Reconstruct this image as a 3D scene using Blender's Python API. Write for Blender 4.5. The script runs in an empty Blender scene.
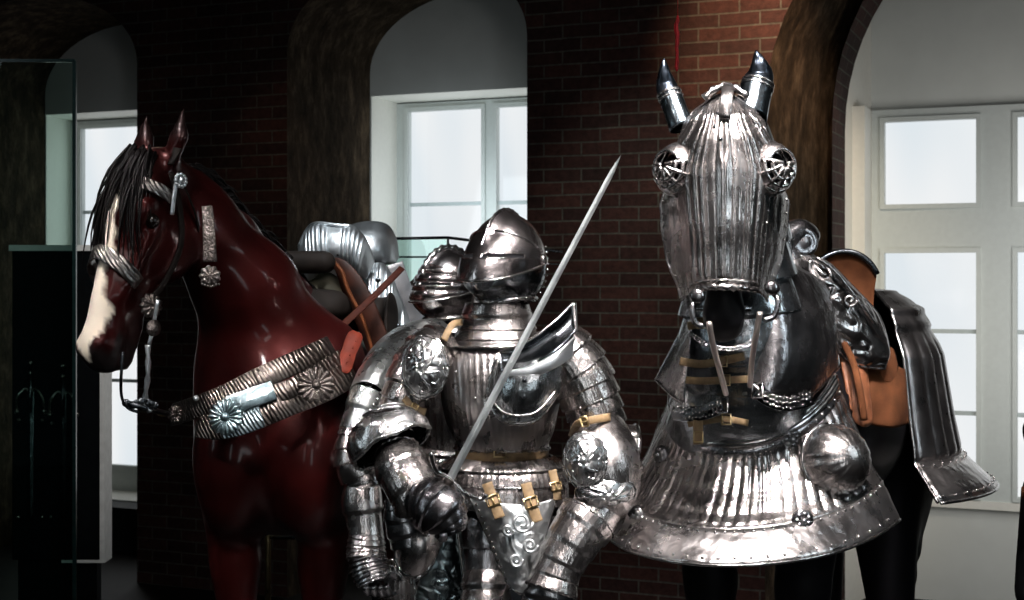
import bpy, math, random
import numpy as np
from mathutils import Vector, Matrix
sc = bpy.context.scene
COL = sc.collection
PI = math.pi
F = 1422.2
CZ = 1.6            # camera height above the plinth top
HY = 280.0          # image row of the horizon
R = math.radians
rnd = random.Random(7)

def P(px, py, Y):
    return Vector(((px-512)/F*Y, Y, CZ+(HY-py)/F*Y))
def lerp(a, b, t): return a+(b-a)*t
def clamp(x, a=0.0, b=1.0): return max(a, min(b, x))
def sstep(a, b, x):
    t = clamp((x-a)/(b-a)); return t*t*(3-2*t)
def interp(tab, x):
    if x <= tab[0][0]: return tab[0][1]
    for (a, va), (b, vb) in zip(tab, tab[1:]):
        if x <= b:
            t = (x-a)/(b-a); t = t*t*(3-2*t)*.35+t*.65
            return va+(vb-va)*t
    return tab[-1][1]
def catmull(pts, n):
    """n+1 samples through pts (tuples of any length)"""
    m = len(pts); out = []
    for i in range(n+1):
        s = i/n*(m-1); k = min(int(s), m-2); t = s-k
        p0 = pts[max(k-1, 0)]; p1 = pts[k]; p2 = pts[k+1]; p3 = pts[min(k+2, m-1)]
        out.append(tuple(.5*((2*b)+(-a+c)*t+(2*a-5*b+4*c-d)*t*t+(-a+3*b-3*c+d)*t**3) for a, b, c, d in zip(p0, p1, p2, p3)))
    return out
def cv(pts, n):
    return [Vector(p) for p in catmull([tuple(p) for p in pts], n)]

# ---------------------------------------------------------------- objects
WL = {}
def empty(name, loc, label, cat, group=None):
    o = bpy.data.objects.new(name, None); COL.objects.link(o)
    o.location = loc; WL[o] = Vector(loc)
    o['label'] = label; o['category'] = cat
    if group: o['group'] = group
    return o
def tag(o, label, cat, group=None, kind=None):
    if label: o['label'] = label
    if cat: o['category'] = cat
    if group: o['group'] = group
    if kind: o['kind'] = kind
    return o
class MB:
    def __init__(s): s.v = []; s.f = []; s.uv = None; s.col = None; s.mi = None
    def grid(s, g, cu=False, cv_=False, keep=None):
        """g: rows of points"""
        b = len(s.v); nr = len(g); nc = len(g[0])
        for r in g: s.v += [tuple(p) for p in r]
        for i in range(nr if cv_ else nr-1):
            for j in range(nc if cu else nc-1):
                if keep and not keep(i, j): continue
                a = b+i*nc+j; a2 = b+i*nc+(j+1) % nc
                c = b+((i+1) % nr)*nc+j; c2 = b+((i+1) % nr)*nc+(j+1) % nc
                s.f.append((a, a2, c2, c))
        return b
    def cap(s, b, n, flip=False):
        r = list(range(b, b+n))
        s.f.append(tuple(r[::-1] if flip else r))
    def loft(s, rings, cap=True):
        b = s.grid(rings, cu=True); n = len(rings[0])
        if cap:
            s.cap(b, n, True); s.cap(b+(len(rings)-1)*n, n)
    def tube(s, pts, r, seg=8, cap=True, flat=1.0, up=None, twist=None):
        pts = [Vector(p) for p in pts]; n = len(pts)
        if not hasattr(r, '__len__'): r = [r]*n
        rings = []; prev = None; L = 0
        for i, p in enumerate(pts):
            t = (pts[min(i+1, n-1)]-pts[max(i-1, 0)])
            if t.length < 1e-9: t = Vector((0, 0, 1))
            t.normalize()
            if up is not None: a = Vector(up[i] if isinstance(up, list) else up)
            elif prev is not None: a = prev
            else: a = Vector((0, 0, 1)) if abs(t.z) < .9 else Vector((1, 0, 0))
            nn = a-t*a.dot(t)
            if nn.length < 1e-6: nn = t.orthogonal()
            nn.normalize(); prev = nn; bb = t.cross(nn)
            if i: L += (p-pts[i-1]).length
            ring = []
            for k in range(seg):
                th = 2*PI*k/seg
                rr = r[i]
                if twist: rr = r[i]*(1+.32*math.cos(2*th+L*twist))
                ring.append(p+nn*math.cos(th)*rr*flat+bb*math.sin(th)*rr)
            rings.append(ring)
        s.loft(rings, cap)
    def strap(s, pts, w, t, up, ws=None):
        """flat band: width w across, thickness t along 'up' (vector or list of outward normals)"""
        pts = [Vector(p) for p in pts]; n = len(pts); rings = []
        for i, p in enumerate(pts):
            tt = (pts[min(i+1, n-1)]-pts[max(i-1, 0)]).normalized()
            a = Vector(up[i] if isinstance(up, list) else up)
            nn = (a-tt*a.dot(tt)).normalized(); bb = tt.cross(nn)
            ww = (ws[i] if ws else w)/2; th = t/2; e = min(th, ww)*.6
            ring = [p+bb*x+nn*y for x, y in ((-ww, -th), (ww, -th), (ww, th*.4), (ww-e, th), (-ww+e, th), (-ww, th*.4))]
            rings.append(ring)
        s.loft(rings)
    def ball(s, c, r, seg=10, rows=6, ax=None, frame=None):
        c = Vector(c); r = (r, r, r) if not hasattr(r, '__len__') else r
        fr = frame or (Vector((1, 0, 0)), Vector((0, 1, 0)), Vector((0, 0, 1)))
        rings = []
        for i in range(rows+1):
            a = PI*i/rows; a = min(max(a, .02), PI-.02)
            rings.append([c+fr[0]*math.sin(a)*math.cos(2*PI*k/seg)*r[0]+fr[1]*math.sin(a)*math.sin(2*PI*k/seg)*r[1]-fr[2]*math.cos(a)*r[2] for k in range(seg)])
        s.loft(rings)
    def rivet(s, c, r=.004, n=None):
        s.ball(c, r, 6, 4)
    def box(s, lo, hi, fr=None):
        lo = Vector(lo); hi = Vector(hi)
        c = [Vector((x, y, z)) for z in (lo.z, hi.z) for y in (lo.y, hi.y) for x in (lo.x, hi.x)]
        if fr: c = [fr(p) for p in c]
        b = len(s.v); s.v += [tuple(p) for p in c]
        for q in ((0, 2, 3, 1), (4, 5, 7, 6), (0, 1, 5, 4), (2, 6, 7, 3), (0, 4, 6, 2), (1, 3, 7, 5)):
            s.f.append(tuple(b+i for i in q))
    def disc(s, c, n, prof, seg=32, lobes=0, amp=0.0, up=(0, 0, 1), sx=1.0, sy=1.0, power=1):
        """lathe about axis n: prof = [(radius, height)], petals with lobes"""
        c = Vector(c); n = Vector(n).normalized(); u = Vector(up); u = (u-n*u.dot(n)).normalized(); w = n.cross(u)
        rings = []
        for (r, h) in prof:
            ring = []
            for k in range(seg):
                th = 2*PI*k/seg
                m = abs(math.cos(th*lobes/2))**power if lobes else 1
                rr = r*(1-amp*.35*(1-m)) if lobes else r
                hh = h*(1-amp*(1-m)) if lobes else h
                ring.append(c+w*math.cos(th)*rr*sx+u*math.sin(th)*rr*sy+n*hh)
            rings.append(ring)
        s.loft(rings, cap=True)
def mk(name, mb, mat, parent=None, smooth=True, solid=0.0, bevel=0.0, off=-1, sub=0, angle=None):
    vs = np.array(mb.v, dtype=float)
    c = (vs.min(0)+vs.max(0))/2
    me = bpy.data.meshes.new(name)
    me.from_pydata((vs-c).tolist(), [], mb.f)
    me.materials.append(mat)
    if mb.uv:
        ul = me.uv_layers.new(name='UVMap')
        for poly in me.polygons:
            for li in poly.loop_indices:
                ul.data[li].uv = mb.uv[me.loops[li].vertex_index]
    if mb.col is not None:
        ca = me.color_attributes.new('coat', 'FLOAT_COLOR', 'POINT')
        ca.data.foreach_set('color', np.array(mb.col, dtype=np.float32).ravel())
    me.validate(); me.update()
    if smooth: me.polygons.foreach_set('use_smooth', [True]*len(me.polygons))
    if smooth and angle:
        me.set_sharp_from_angle(angle=R(angle))
    o = bpy.data.objects.new(name, me); COL.objects.link(o)
    if 'rivet' in name or name in ('stud', 'collar_stud', 'raised_scroll', 'curb_chain', 'bit_chain', 'forelock', 'mane'): o['kind'] = 'stuff'
    c = Vector(c)
    if parent is not None: o.parent = parent; o.location = c-WL[parent]
    else: o.location = c
    WL[o] = c
    if solid:
        m = o.modifiers.new('solid', 'SOLIDIFY'); m.thickness = solid; m.offset = off
    if bevel:
        m = o.modifiers.new('bevel', 'BEVEL'); m.width = bevel; m.segments = 2; m.limit_method = 'ANGLE'
    if sub:
        m = o.modifiers.new('sub', 'SUBSURF'); m.levels = sub; m.render_levels = sub
    return o
def sheet(name, fn, nu, nv, mat, parent, solid=.0025, keep=None, extra=None, angle=None, cu=False):
    mb = MB()
    g = [[fn(j/nu, i/nv) for j in range(nu if cu else nu+1)] for i in range(nv+1)]
    mb.grid(g, cu=cu, keep=(lambda i, j: keep((j+.5)/nu, (i+.5)/nv)) if keep else None)
    if extra: extra(mb)
    return mk(name, mb, mat, parent, solid=solid, angle=angle)

# ---------------------------------------------------------------- implicit bodies
def sdf_mesh(prims, h=.014, pad=.04):
    """prims: dicts; smooth union of tapered capsules / ellipsoids, then naive surface nets"""
    los = []; his = []
    for p in prims:
        if p.get('cut'): continue
        r = max(p['r']) if hasattr(p['r'], '__len__') else p['r']
        a = np.array(p['a']); b = np.array(p.get('b', p['a']))
        los.append(np.minimum(a, b)-r); his.append(np.maximum(a, b)+r)
    lo = np.min(los, 0)-pad; hi = np.max(his, 0)+pad
    n = np.ceil((hi-lo)/h).astype(int)+1
    V = np.full(n, .5, dtype=np.float32)
    ax = [lo[i]+h*np.arange(n[i]) for i in range(3)]
    for p in prims:
        k = p.get('k', .04)
        rr = np.array(p['r'] if hasattr(p['r'], '__len__') else [p['r']], dtype=float); r = rr.max()
        a = np.array(p['a'], dtype=float); b = np.array(p.get('b', p['a']), dtype=float)
        l = np.minimum(a, b)-r-k-2*h; u = np.maximum(a, b)+r+k+2*h
        i0 = np.clip(((l-lo)/h).astype(int), 0, n); i1 = np.clip(((u-lo)/h).astype(int)+2, 0, n)
        if (i1 <= i0).any(): continue
        X, Y, Z = np.meshgrid(ax[0][i0[0]:i1[0]], ax[1][i0[1]:i1[1]], ax[2][i0[2]:i1[2]], indexing='ij')
        if p['t'] == 'e':
            M = p.get('M', np.eye(3))
            q = np.stack([X-a[0], Y-a[1], Z-a[2]], -1) @ np.array(M).T
            k0 = np.sqrt(((q/rr)**2).sum(-1)); k1 = np.sqrt(((q/rr**2)**2).sum(-1))+1e-9
            d = k0*(k0-1)/k1
        else:
            ab = b-a; L2 = max((ab**2).sum(), 1e-9)
            t = np.clip(((X-a[0])*ab[0]+(Y-a[1])*ab[1]+(Z-a[2])*ab[2])/L2, 0, 1)
            q = np.stack([X-a[0]-t*ab[0], Y-a[1]-t*ab[1], Z-a[2]-t*ab[2]], -1)
            fl = p.get('flat')
            if fl is not None:
                axv, ff = np.array(fl[0], dtype=float), fl[1]
                comp = q @ axv
                q = q+(comp*(1/ff-1))[..., None]*axv
            d = np.sqrt((q**2).sum(-1))
            ra, rb = (rr[0], rr[-1])
            d = d-(ra+(rb-ra)*t)
            if fl is not None: d = d*min(1, ff)**.5
        s = np.s_[i0[0]:i1[0], i0[1]:i1[1], i0[2]:i1[2]]
        v = V[s]
        if p.get('cut'):
            d = -d; hh = np.clip(.5-.5*(v-d)/k, 0, 1)  # smooth max
            V[s] = (v*(1-hh)+d*hh)+k*hh*(1-hh)
        else:
            hh = np.clip(.5+.5*(d-v)/k, 0, 1)
            V[s] = d*(1-hh)+v*hh-k*hh*(1-hh)
    ins = V < 0
    cs = tuple(np.array(V.shape)-1)
    cnt = np.zeros(cs, dtype=np.float32); S = [np.zeros(cs, dtype=np.float32) for _ in range(3)]
    def sl(a, o): return slice(o, cs[a]+o)
    for a in range(3):
        o1, o2 = [x for x in range(3) if x != a]
        for d1 in (0, 1):
            for d2 in (0, 1):
                off = [0, 0, 0]; off[o1] = d1; off[o2] = d2
                A = V[sl(0, off[0]), sl(1, off[1]), sl(2, off[2])]
                off2 = list(off); off2[a] = 1
                B = V[sl(0, off2[0]), sl(1, off2[1]), sl(2, off2[2])]
                cr = (A < 0) != (B < 0)
                t = np.where(cr, A/(A-B+1e-12), 0)
                cnt += cr; S[a] += np.where(cr, t, 0)
                S[o1] += cr*d1; S[o2] += cr*d2
    act = cnt > 0
    idx = -np.ones(cs, dtype=np.int64); idx[act] = np.arange(act.sum())
    I = np.argwhere(act); c = cnt[act]
    verts = np.stack([lo[i]+h*(I[:, i]+S[i][act]/c) for i in range(3)], 1)
    faces = []
    for a in range(3):
        o1, o2 = (a+1) % 3, (a+2) % 3
        sa = [slice(None)]*3; sb = [slice(None)]*3
        sa[a] = slice(0, -1); sb[a] = slice(1, None)
        A = ins[tuple(sa)]; B = ins[tuple(sb)]
        ed = np.argwhere(A != B)
        ok = (ed[:, o1] > 0) & (ed[:, o2] > 0) & (ed[:, o1] < cs[o1]) & (ed[:, o2] < cs[o2])
        ed = ed[ok]
        def at(d1, d2):
            e = ed.copy(); e[:, o1] -= d1; e[:, o2] -= d2
            return idx[e[:, 0], e[:, 1], e[:, 2]]
        q = np.stack([at(1, 1), at(0, 1), at(0, 0), at(1, 0)], 1)
        fl = ~A[tuple(ed.T)]
        q[fl] = q[fl][:, ::-1]
        faces.append(q)
    faces = np.concatenate(faces)
    faces = faces[(faces >= 0).all(1)]
    # a little Laplacian smoothing
    nv = len(verts)
    e = np.concatenate([faces[:, [0, 1]], faces[:, [1, 2]], faces[:, [2, 3]], faces[:, [3, 0]]])
    for _ in range(2):
        acc = np.zeros_like(verts); num = np.zeros(nv)
        for i, j in ((0, 1), (1, 0)):
            np.add.at(acc, e[:, i], verts[e[:, j]]); np.add.at(num, e[:, i], 1)
        verts = verts*.5+.5*acc/np.maximum(num, 1)[:, None]
    mb = MB(); mb.v = verts.tolist(); mb.f = faces.tolist()
    return mb
def cap_(a, b, ra, rb=None, k=.04, flat=None, cut=False):
    return dict(t='c', a=tuple(a), b=tuple(b), r=(ra, ra if rb is None else rb), k=k, flat=flat, cut=cut)
def ell_(c, r, k=.04, M=None, cut=False):
    return dict(t='e', a=tuple(c), r=r, k=k, M=np.eye(3) if M is None else M, cut=cut)

# ---------------------------------------------------------------- materials
def newmat(name):
    m = bpy.data.materials.new(name); m.use_nodes = True
    nt = m.node_tree; b = nt.nodes['Principled BSDF']
    return m, nt, b
def node(nt, typ, **kw):
    n = nt.nodes.new(typ)
    for k, v in kw.items():
        if k.startswith('i_'): n.inputs[k[2:].replace('_', ' ')].default_value = v
        else: setattr(n, k, v)
    return n
def ramp(nt, fac, stops):
    r = nt.nodes.new('ShaderNodeValToRGB'); e = r.color_ramp.elements
    e[0].position = stops[0][0]; e[0].color = stops[0][1]
    e[1].position = stops[-1][0]; e[1].color = stops[-1][1]
    for p, c in stops[1:-1]:
        x = e.new(p); x.color = c
    nt.links.new(fac, r.inputs[0]); return r
def g4(v): return (v, v, v, 1)
def coords(nt, scale=(1, 1, 1), kind='Object'):
    tc = nt.nodes.new('ShaderNodeTexCoord'); mp = nt.nodes.new('ShaderNodeMapping')
    mp.inputs['Scale'].default_value = scale
    nt.links.new(tc.outputs[kind], mp.inputs[0]); return mp.outputs[0]
def steel(name, base=(.62, .60, .59), rough=.22, dent=.25, etch=0.0, etchscale=28, tarn=.35, streak=.15):
    m, nt, b = newmat(name); L = nt.links.new
    b.inputs['Metallic'].default_value = 1
    co = coords(nt)
    n1 = node(nt, 'ShaderNodeTexNoise', i_Scale=5.0, i_Detail=3.0, i_Roughness=.5); L(co, n1.inputs['Vector'])
    r1 = ramp(nt, n1.outputs['Fac'], [(.35, (*[c*(1-tarn) for c in base], 1)), (.65, (*base, 1))])
    L(r1.outputs[0], b.inputs['Base Color'])
    n2 = node(nt, 'ShaderNodeTexNoise', i_Scale=14.0, i_Detail=3.0, i_Roughness=.6); L(co, n2.inputs['Vector'])
    r2 = ramp(nt, n2.outputs['Fac'], [(.3, g4(rough*.85)), (.75, g4(rough*1.25))])
    L(r2.outputs[0], b.inputs['Roughness'])
    # hammer dents + brushed streaks
    n3 = node(nt, 'ShaderNodeTexNoise', i_Scale=16.0, i_Detail=2.0); L(co, n3.inputs['Vector'])
    bp = node(nt, 'ShaderNodeBump', i_Strength=dent, i_Distance=.02); L(n3.outputs['Fac'], bp.inputs['Height'])
    co2 = coords(nt, (160, 160, 9))
    n4 = node(nt, 'ShaderNodeTexNoise', i_Scale=1.0, i_Detail=3.0); L(co2, n4.inputs['Vector'])
    bp2 = node(nt, 'ShaderNodeBump', i_Strength=streak, i_Distance=.004); L(n4.outputs['Fac'], bp2.inputs['Height']); L(bp.outputs[0], bp2.inputs['Normal'])
    last = bp2
    if etch:
        wv = node(nt, 'ShaderNodeTexVoronoi', i_Scale=float(etchscale)); wv.feature = 'SMOOTH_F1'
        nz = node(nt, 'ShaderNodeTexNoise', i_Scale=etchscale*.5, i_Detail=2.0)
        L(co, nz.inputs['Vector'])
        mx = node(nt, 'ShaderNodeMix'); mx.data_type = 'RGBA'; mx.inputs[0].default_value = .1
        L(co, mx.inputs[6]); L(nz.outputs['Color'], mx.inputs[7]); L(mx.outputs[2], wv.inputs['Vector'])
        sn = node(nt, 'ShaderNodeMath', operation='SINE'); ml = node(nt, 'ShaderNodeMath', operation='MULTIPLY'); ml.inputs[1].default_value = 16
        L(wv.outputs['Distance'], ml.inputs[0]); L(ml.outputs[0], sn.inputs[0])
        bp3 = node(nt, 'ShaderNodeBump', i_Strength=etch, i_Distance=.006); L(sn.outputs[0], bp3.inputs['Height']); L(last.outputs[0], bp3.inputs['Normal'])
        last = bp3
    L(last.outputs[0], b.inputs['Normal'])
    return m
def plain(name, col, rough=.6, metal=0, var=.3, scale=30, bump=.1, coat=0, spec=None):
    m, nt, b = newmat(name); L = nt.links.new
    co = coords(nt)
    n1 = node(nt, 'ShaderNodeTexNoise', i_Scale=float(scale), i_Detail=6.0); L(co, n1.inputs['Vector'])
    r1 = ramp(nt, n1.outputs['Fac'], [(.3, (*[c*(1-var) for c in col], 1)), (.7, (*[min(1, c*(1+var*.6)) for c in col], 1))])
    L(r1.outputs[0], b.inputs['Base Color'])
    b.inputs['Roughness'].default_value = rough; b.inputs['Metallic'].default_value = metal
    b.inputs['Coat Weight'].default_value = coat; b.inputs['Coat Roughness'].default_value = .15
    if spec is not None: b.inputs['Specular IOR Level'].default_value = spec
    if bump:
        bp = node(nt, 'ShaderNodeBump', i_Strength=bump, i_Distance=.005); L(n1.outputs['Fac'], bp.inputs['Height']); L(bp.outputs[0], b.inputs['Normal'])
    return m
def glassmat(name, col=(.85, .97, .93), mixf=.08):
    m = bpy.data.materials.new(name); m.use_nodes = True; nt = m.node_tree; nt.nodes.clear()
    out = nt.nodes.new('ShaderNodeOutputMaterial'); mx = nt.nodes.new('ShaderNodeMixShader')
    tr = node(nt, 'ShaderNodeBsdfTransparent'); tr.inputs[0].default_value = (*col, 1)
    gl = node(nt, 'ShaderNodeBsdfGlossy'); gl.inputs['Roughness'].default_value = .02
    fr = node(nt, 'ShaderNodeFresnel'); fr.inputs[0].default_value = 1.45
    nt.links.new(fr.outputs[0], mx.inputs[0]); nt.links.new(tr.outputs[0], mx.inputs[1]); nt.links.new(gl.outputs[0], mx.inputs[2])
    nt.links.new(mx.outputs[0], out.inputs[0]); return m

STEEL = steel('polished_steel')
STEELD = steel('dark_steel', base=(.40, .39, .40), rough=.25, dent=.3)
STEELF = steel('fluted_steel', base=(.60, .56, .545), rough=.25, dent=.22, streak=.3)
ETCH = steel('etched_steel', base=(.66, .66, .66), rough=.26, etch=.22, etchscale=20)
ETCHL = steel('light_etched_steel', base=(.80, .84, .85), rough=.42, etch=.35, etchscale=20, tarn=.2)
SILVER = steel('bright_plate_steel', base=(.72, .77, .80), rough=.38, dent=.2, tarn=.25)
BRONZE = steel('tarnished_silver', base=(.15, .13, .12), rough=.36, dent=.3, etch=.3, etchscale=60)
TEALM = steel('cool_silver', base=(.36, .47, .50), rough=.3, dent=.3)
BLACKM = steel('blackened_steel', base=(.10, .11, .12), rough=.25)
LEATHER = plain('brown_leather', (.16, .055, .022), .55, var=.5, scale=25, bump=.3)
SUEDE = plain('tan_suede', (.070, .025, .010), .95, var=.4, scale=18, bump=.4, spec=.1)
STRAPM = plain('buff_leather_strap', (.17, .115, .06), .6, var=.4, scale=40, bump=.2, spec=.25)
REDLEA = plain('red_orange_leather', (.09, .014, .007), .6, var=.4, scale=30, bump=.3, spec=.1)
DKLEA = plain('dark_leather', (.008, .006, .005), .7, var=.4, spec=.1)
CLOTH = plain('black_cloth', (.006, .006, .007), .9, var=.3, spec=.08)
HAIR = plain('black_horsehair', (.004, .003, .003), .55, var=.4, scale=80, spec=.12)
BLKCOAT = plain('black_horse_coat', (.004, .004, .005), .5, var=.3, spec=.12)
MUZZ = plain('black_muzzle_skin', (.006, .007, .009), .3, var=.3)
BRASS = steel('brass', base=(.55, .42, .22), rough=.3)
EYE = plain('glossy_dark_eye', (.005, .003, .002), .05, var=.1, bump=0)
# ================================================================ ROOM
TH = R(23)
WU = Vector((math.cos(TH), -math.sin(TH), 0)); WN = Vector((math.sin(TH), math.cos(TH), 0)); W0 = Vector((.61, 8.0, 0))
FZ = -.38; CEIL = 4.6
def W(t, D, z): return W0+WU*t+WN*D+Vector((0, 0, z))
def wt(px, D):
    r = (px-512)/F; a = W0+WN*D
    return (r*a.y-a.x)/(WU.x-r*WU.y)
def wz(px, py, D):
    return CZ+(HY-py)/F*W(wt(px, D), D, 0).y

def brickmat(name, radial=False):
    m, nt, b = newmat(name); L = nt.links.new
    tc = nt.nodes.new('ShaderNodeTexCoord')
    br = node(nt, 'ShaderNodeTexBrick'); br.offset = .5
    br.inputs['Color1'].default_value = (.048, .020, .016, 1); br.inputs['Color2'].default_value = (.022, .011, .010, 1)
    br.inputs['Mortar'].default_value = (.068, .065, .054, 1)
    br.inputs['Scale'].default_value = 1; br.inputs['Mortar Size'].default_value = .0055; br.inputs['Mortar Smooth'].default_value = .25
    br.inputs['Bias'].default_value = -.1
    br.inputs['Brick Width'].default_value = .2285; br.inputs['Row Height'].default_value = .0747
    nz = node(nt, 'ShaderNodeTexNoise', i_Scale=2.5, i_Detail=3.0); L(tc.outputs['UV'], nz.inputs['Vector'])
    va = node(nt, 'ShaderNodeVectorMath', operation='SCALE'); va.inputs['Scale'].default_value = .012; L(nz.outputs['Color'], va.inputs[0])
    vb = node(nt, 'ShaderNodeVectorMath', operation='ADD'); L(tc.outputs['UV'], vb.inputs[0]); L(va.outputs[0], vb.inputs[1]); L(vb.outputs[0], br.inputs['Vector'])
    n2 = node(nt, 'ShaderNodeTexNoise', i_Scale=25.0, i_Detail=6.0, i_Roughness=.7); L(tc.outputs['UV'], n2.inputs['Vector'])
    rp = ramp(nt, n2.outputs['Fac'], [(.25, g4(.45)), (.75, g4(1.5))])
    mx = node(nt, 'ShaderNodeMix'); mx.data_type = 'RGBA'; mx.blend_type = 'MULTIPLY'; mx.inputs[0].default_value = 1
    L(br.outputs['Color'], mx.inputs[6]); L(rp.outputs[0], mx.inputs[7])
    n3 = node(nt, 'ShaderNodeTexNoise', i_Scale=1.3, i_Detail=3.0); L(tc.outputs['UV'], n3.inputs['Vector'])
    rp3 = ramp(nt, n3.outputs['Fac'], [(.3, g4(.55)), (.7, g4(1.25))])
    mx2 = node(nt, 'ShaderNodeMix'); mx2.data_type = 'RGBA'; mx2.blend_type = 'MULTIPLY'; mx2.inputs[0].default_value = 1
    L(mx.outputs[2], mx2.inputs[6]); L(rp3.outputs[0], mx2.inputs[7])
    L(mx2.outputs[2], b.inputs['Base Color']); b.inputs['Roughness'].default_value = .85
    b.inputs['Specular IOR Level'].default_value = .2
    ad = node(nt, 'ShaderNodeMath', operation='MULTIPLY_ADD'); ad.inputs[1].default_value = -1.0
    L(br.outputs['Fac'], ad.inputs[0]); L(n2.outputs['Fac'], ad.inputs[2])
    bp = node(nt, 'ShaderNodeBump', i_Strength=.6, i_Distance=.012); L(ad.outputs[0], bp.inputs['Height']); L(bp.outputs[0], b.inputs['Normal'])
    return m
BRICK = brickmat('old_red_brick')
def roughplaster():
    m, nt, b = newmat('worn_brown_plaster'); L = nt.links.new
    co = coords(nt, (5, 5, 2.2))
    n = node(nt, 'ShaderNodeTexNoise', i_Scale=2.4, i_Detail=11.0, i_Roughness=.72); L(co, n.inputs['Vector'])
    rp = ramp(nt, n.outputs['Fac'], [(.3, (.010, .007, .004, 1)), (.5, (.042, .029, .018, 1)), (.72, (.13, .092, .058, 1))])
    L(rp.outputs[0], b.inputs['Base Color']); b.inputs['Roughness'].default_value = .95; b.inputs['Specular IOR Level'].default_value = .1
    bp = node(nt, 'ShaderNodeBump', i_Strength=.9, i_Distance=.05); L(n.outputs['Fac'], bp.inputs['Height']); L(bp.outputs[0], b.inputs['Normal'])
    return m
PLASTER = roughplaster()
WHITE = plain('white_painted_plaster', (.66, .68, .65), .8, var=.04, scale=6, bump=.05)
FRAMEM = plain('painted_window_frame', (.60, .64, .62), .45, var=.04, bump=0)
REVEALM = plain('cream_painted_reveal', (.78, .77, .71), .7, var=.03, bump=0)
FLOORM = plain('dark_wood_floor', (.010, .008, .007), .6, var=.5, scale=3, spec=.15)
CEILM = plain('dark_ceiling', (.02, .02, .02), .9)
def skyglass():
    m = bpy.data.materials.new('daylit_window_pane'); m.use_nodes = True; nt = m.node_tree; nt.nodes.clear()
    out = nt.nodes.new('ShaderNodeOutputMaterial'); em = node(nt, 'ShaderNodeEmission')
    co = coords(nt, (1.6, 1.6, .5))
    n = node(nt, 'ShaderNodeTexNoise', i_Scale=1.2, i_Detail=1.0); nt.links.new(co, n.inputs['Vector'])
    rp = ramp(nt, n.outputs['Fac'], [(.4, (.74, .80, .84, 1)), (.6, (.86, .88, .89, 1))])
    nt.links.new(rp.outputs[0], em.inputs[0]); em.inputs[1].default_value = 1.0
    gl = node(nt, 'ShaderNodeBsdfGlossy'); gl.inputs['Roughness'].default_value = .1; gl.inputs[0].default_value = (.04, .04, .04, 1)
    ad = nt.nodes.new('ShaderNodeAddShader')
    nt.links.new(em.outputs[0], ad.inputs[0]); nt.links.new(gl.outputs[0], ad.inputs[1])
    nt.links.new(ad.outputs[0], out.inputs[0]); return m
PANE = skyglass()

def struct(name, mb, mat, smooth=False, parent=None, **kw):
    o = mk(name, mb, mat, parent, smooth=smooth, **kw)
    if parent is None: o['kind'] = 'structure'
    return o
DEP = 1.07
# (t0, t1, t0 at back, t1 at back, spring z, rise)
NICHES = [(-5.02, wt(137, 0), -5.02, wt(137, 0), 3.02, .50), (wt(287, 0), wt(527, 0), wt(287, 0)+.01, wt(527, 0), 3.02, .50), (wt(765, 0), 3.6, wt(843, DEP), 3.5, 2.50, 1.35)]
NICHES[1] = (NICHES[1][0], NICHES[1][1], wt(370, DEP), NICHES[1][1], 3.02, .52)
T0, T1 = -7.0, 5.0
def archz(t, n, back=False):
    a, b = (n[2], n[3]) if back else (n[0], n[1])
    x = (t-(a+b)/2)/((b-a)/2); x = clamp(x, -1, 1)
    return n[4]+n[5]*math.sqrt(max(0, 1-x*x))
# brick face
mb = MB(); mb.uv = []
def quadw(mb, pts, uvs):
    b = len(mb.v); mb.v += [tuple(p) for p in pts]; mb.uv += uvs; mb.f.append(tuple(range(b, b+len(pts))))
ts = [T0]
for n in NICHES:
    ts += [n[0]+(n[1]-n[0])*.5*(1-math.cos(PI*i/24)) for i in range(25)]
ts.append(T1)
for a, b in zip(ts, ts[1:]):
    ins = [n for n in NICHES if n[0]-1e-6 <= a and b <= n[1]+1e-6]
    za = archz(a, ins[0]) if ins else FZ; zb = archz(b, ins[0]) if ins else FZ
    quadw(mb, [W(a, 0, za), W(b, 0, zb), W(b, 0, CEIL), W(a, 0, CEIL)], [(a, za), (b, zb), (b, CEIL), (a, CEIL)])
struct('wall_back', mb, BRICK)
# reveals + intrados (rough plaster), each niche
for i, n in enumerate(NICHES):
    mb = MB(); mb.uv = []
    prof = [(-1, FZ)]+[(-math.cos(PI*k/28), None) for k in range(29)]+[(1, FZ)]
    rows = []
    for x, z in prof:
        tf = (n[0]+n[1])/2+x*(n[1]-n[0])/2; tb = (n[2]+n[3])/2+x*(n[3]-n[2])/2
        zz = z if z is not None else n[4]+n[5]*math.sqrt(max(0, 1-x*x))
        rows.append([(tf+(tb-tf)*d, DEP*d, zz) for d in (0, .34, .67, 1)])
    rr = random.Random(i+3)
    pts = [[W(t, D, z)+(Vector((rr.uniform(-1, 1), rr.uniform(-1, 1), rr.uniform(-1, 1)))*(.012 if 0 < j < 3 else 0)) for j, (t, D, z) in enumerate(r)] for r in rows]
    mb.grid(pts); mb.uv = [(t, z) for r in rows for (t, D, z) in r]
    struct('trim_%d' % (i+1), mb, PLASTER, smooth=True)
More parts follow.
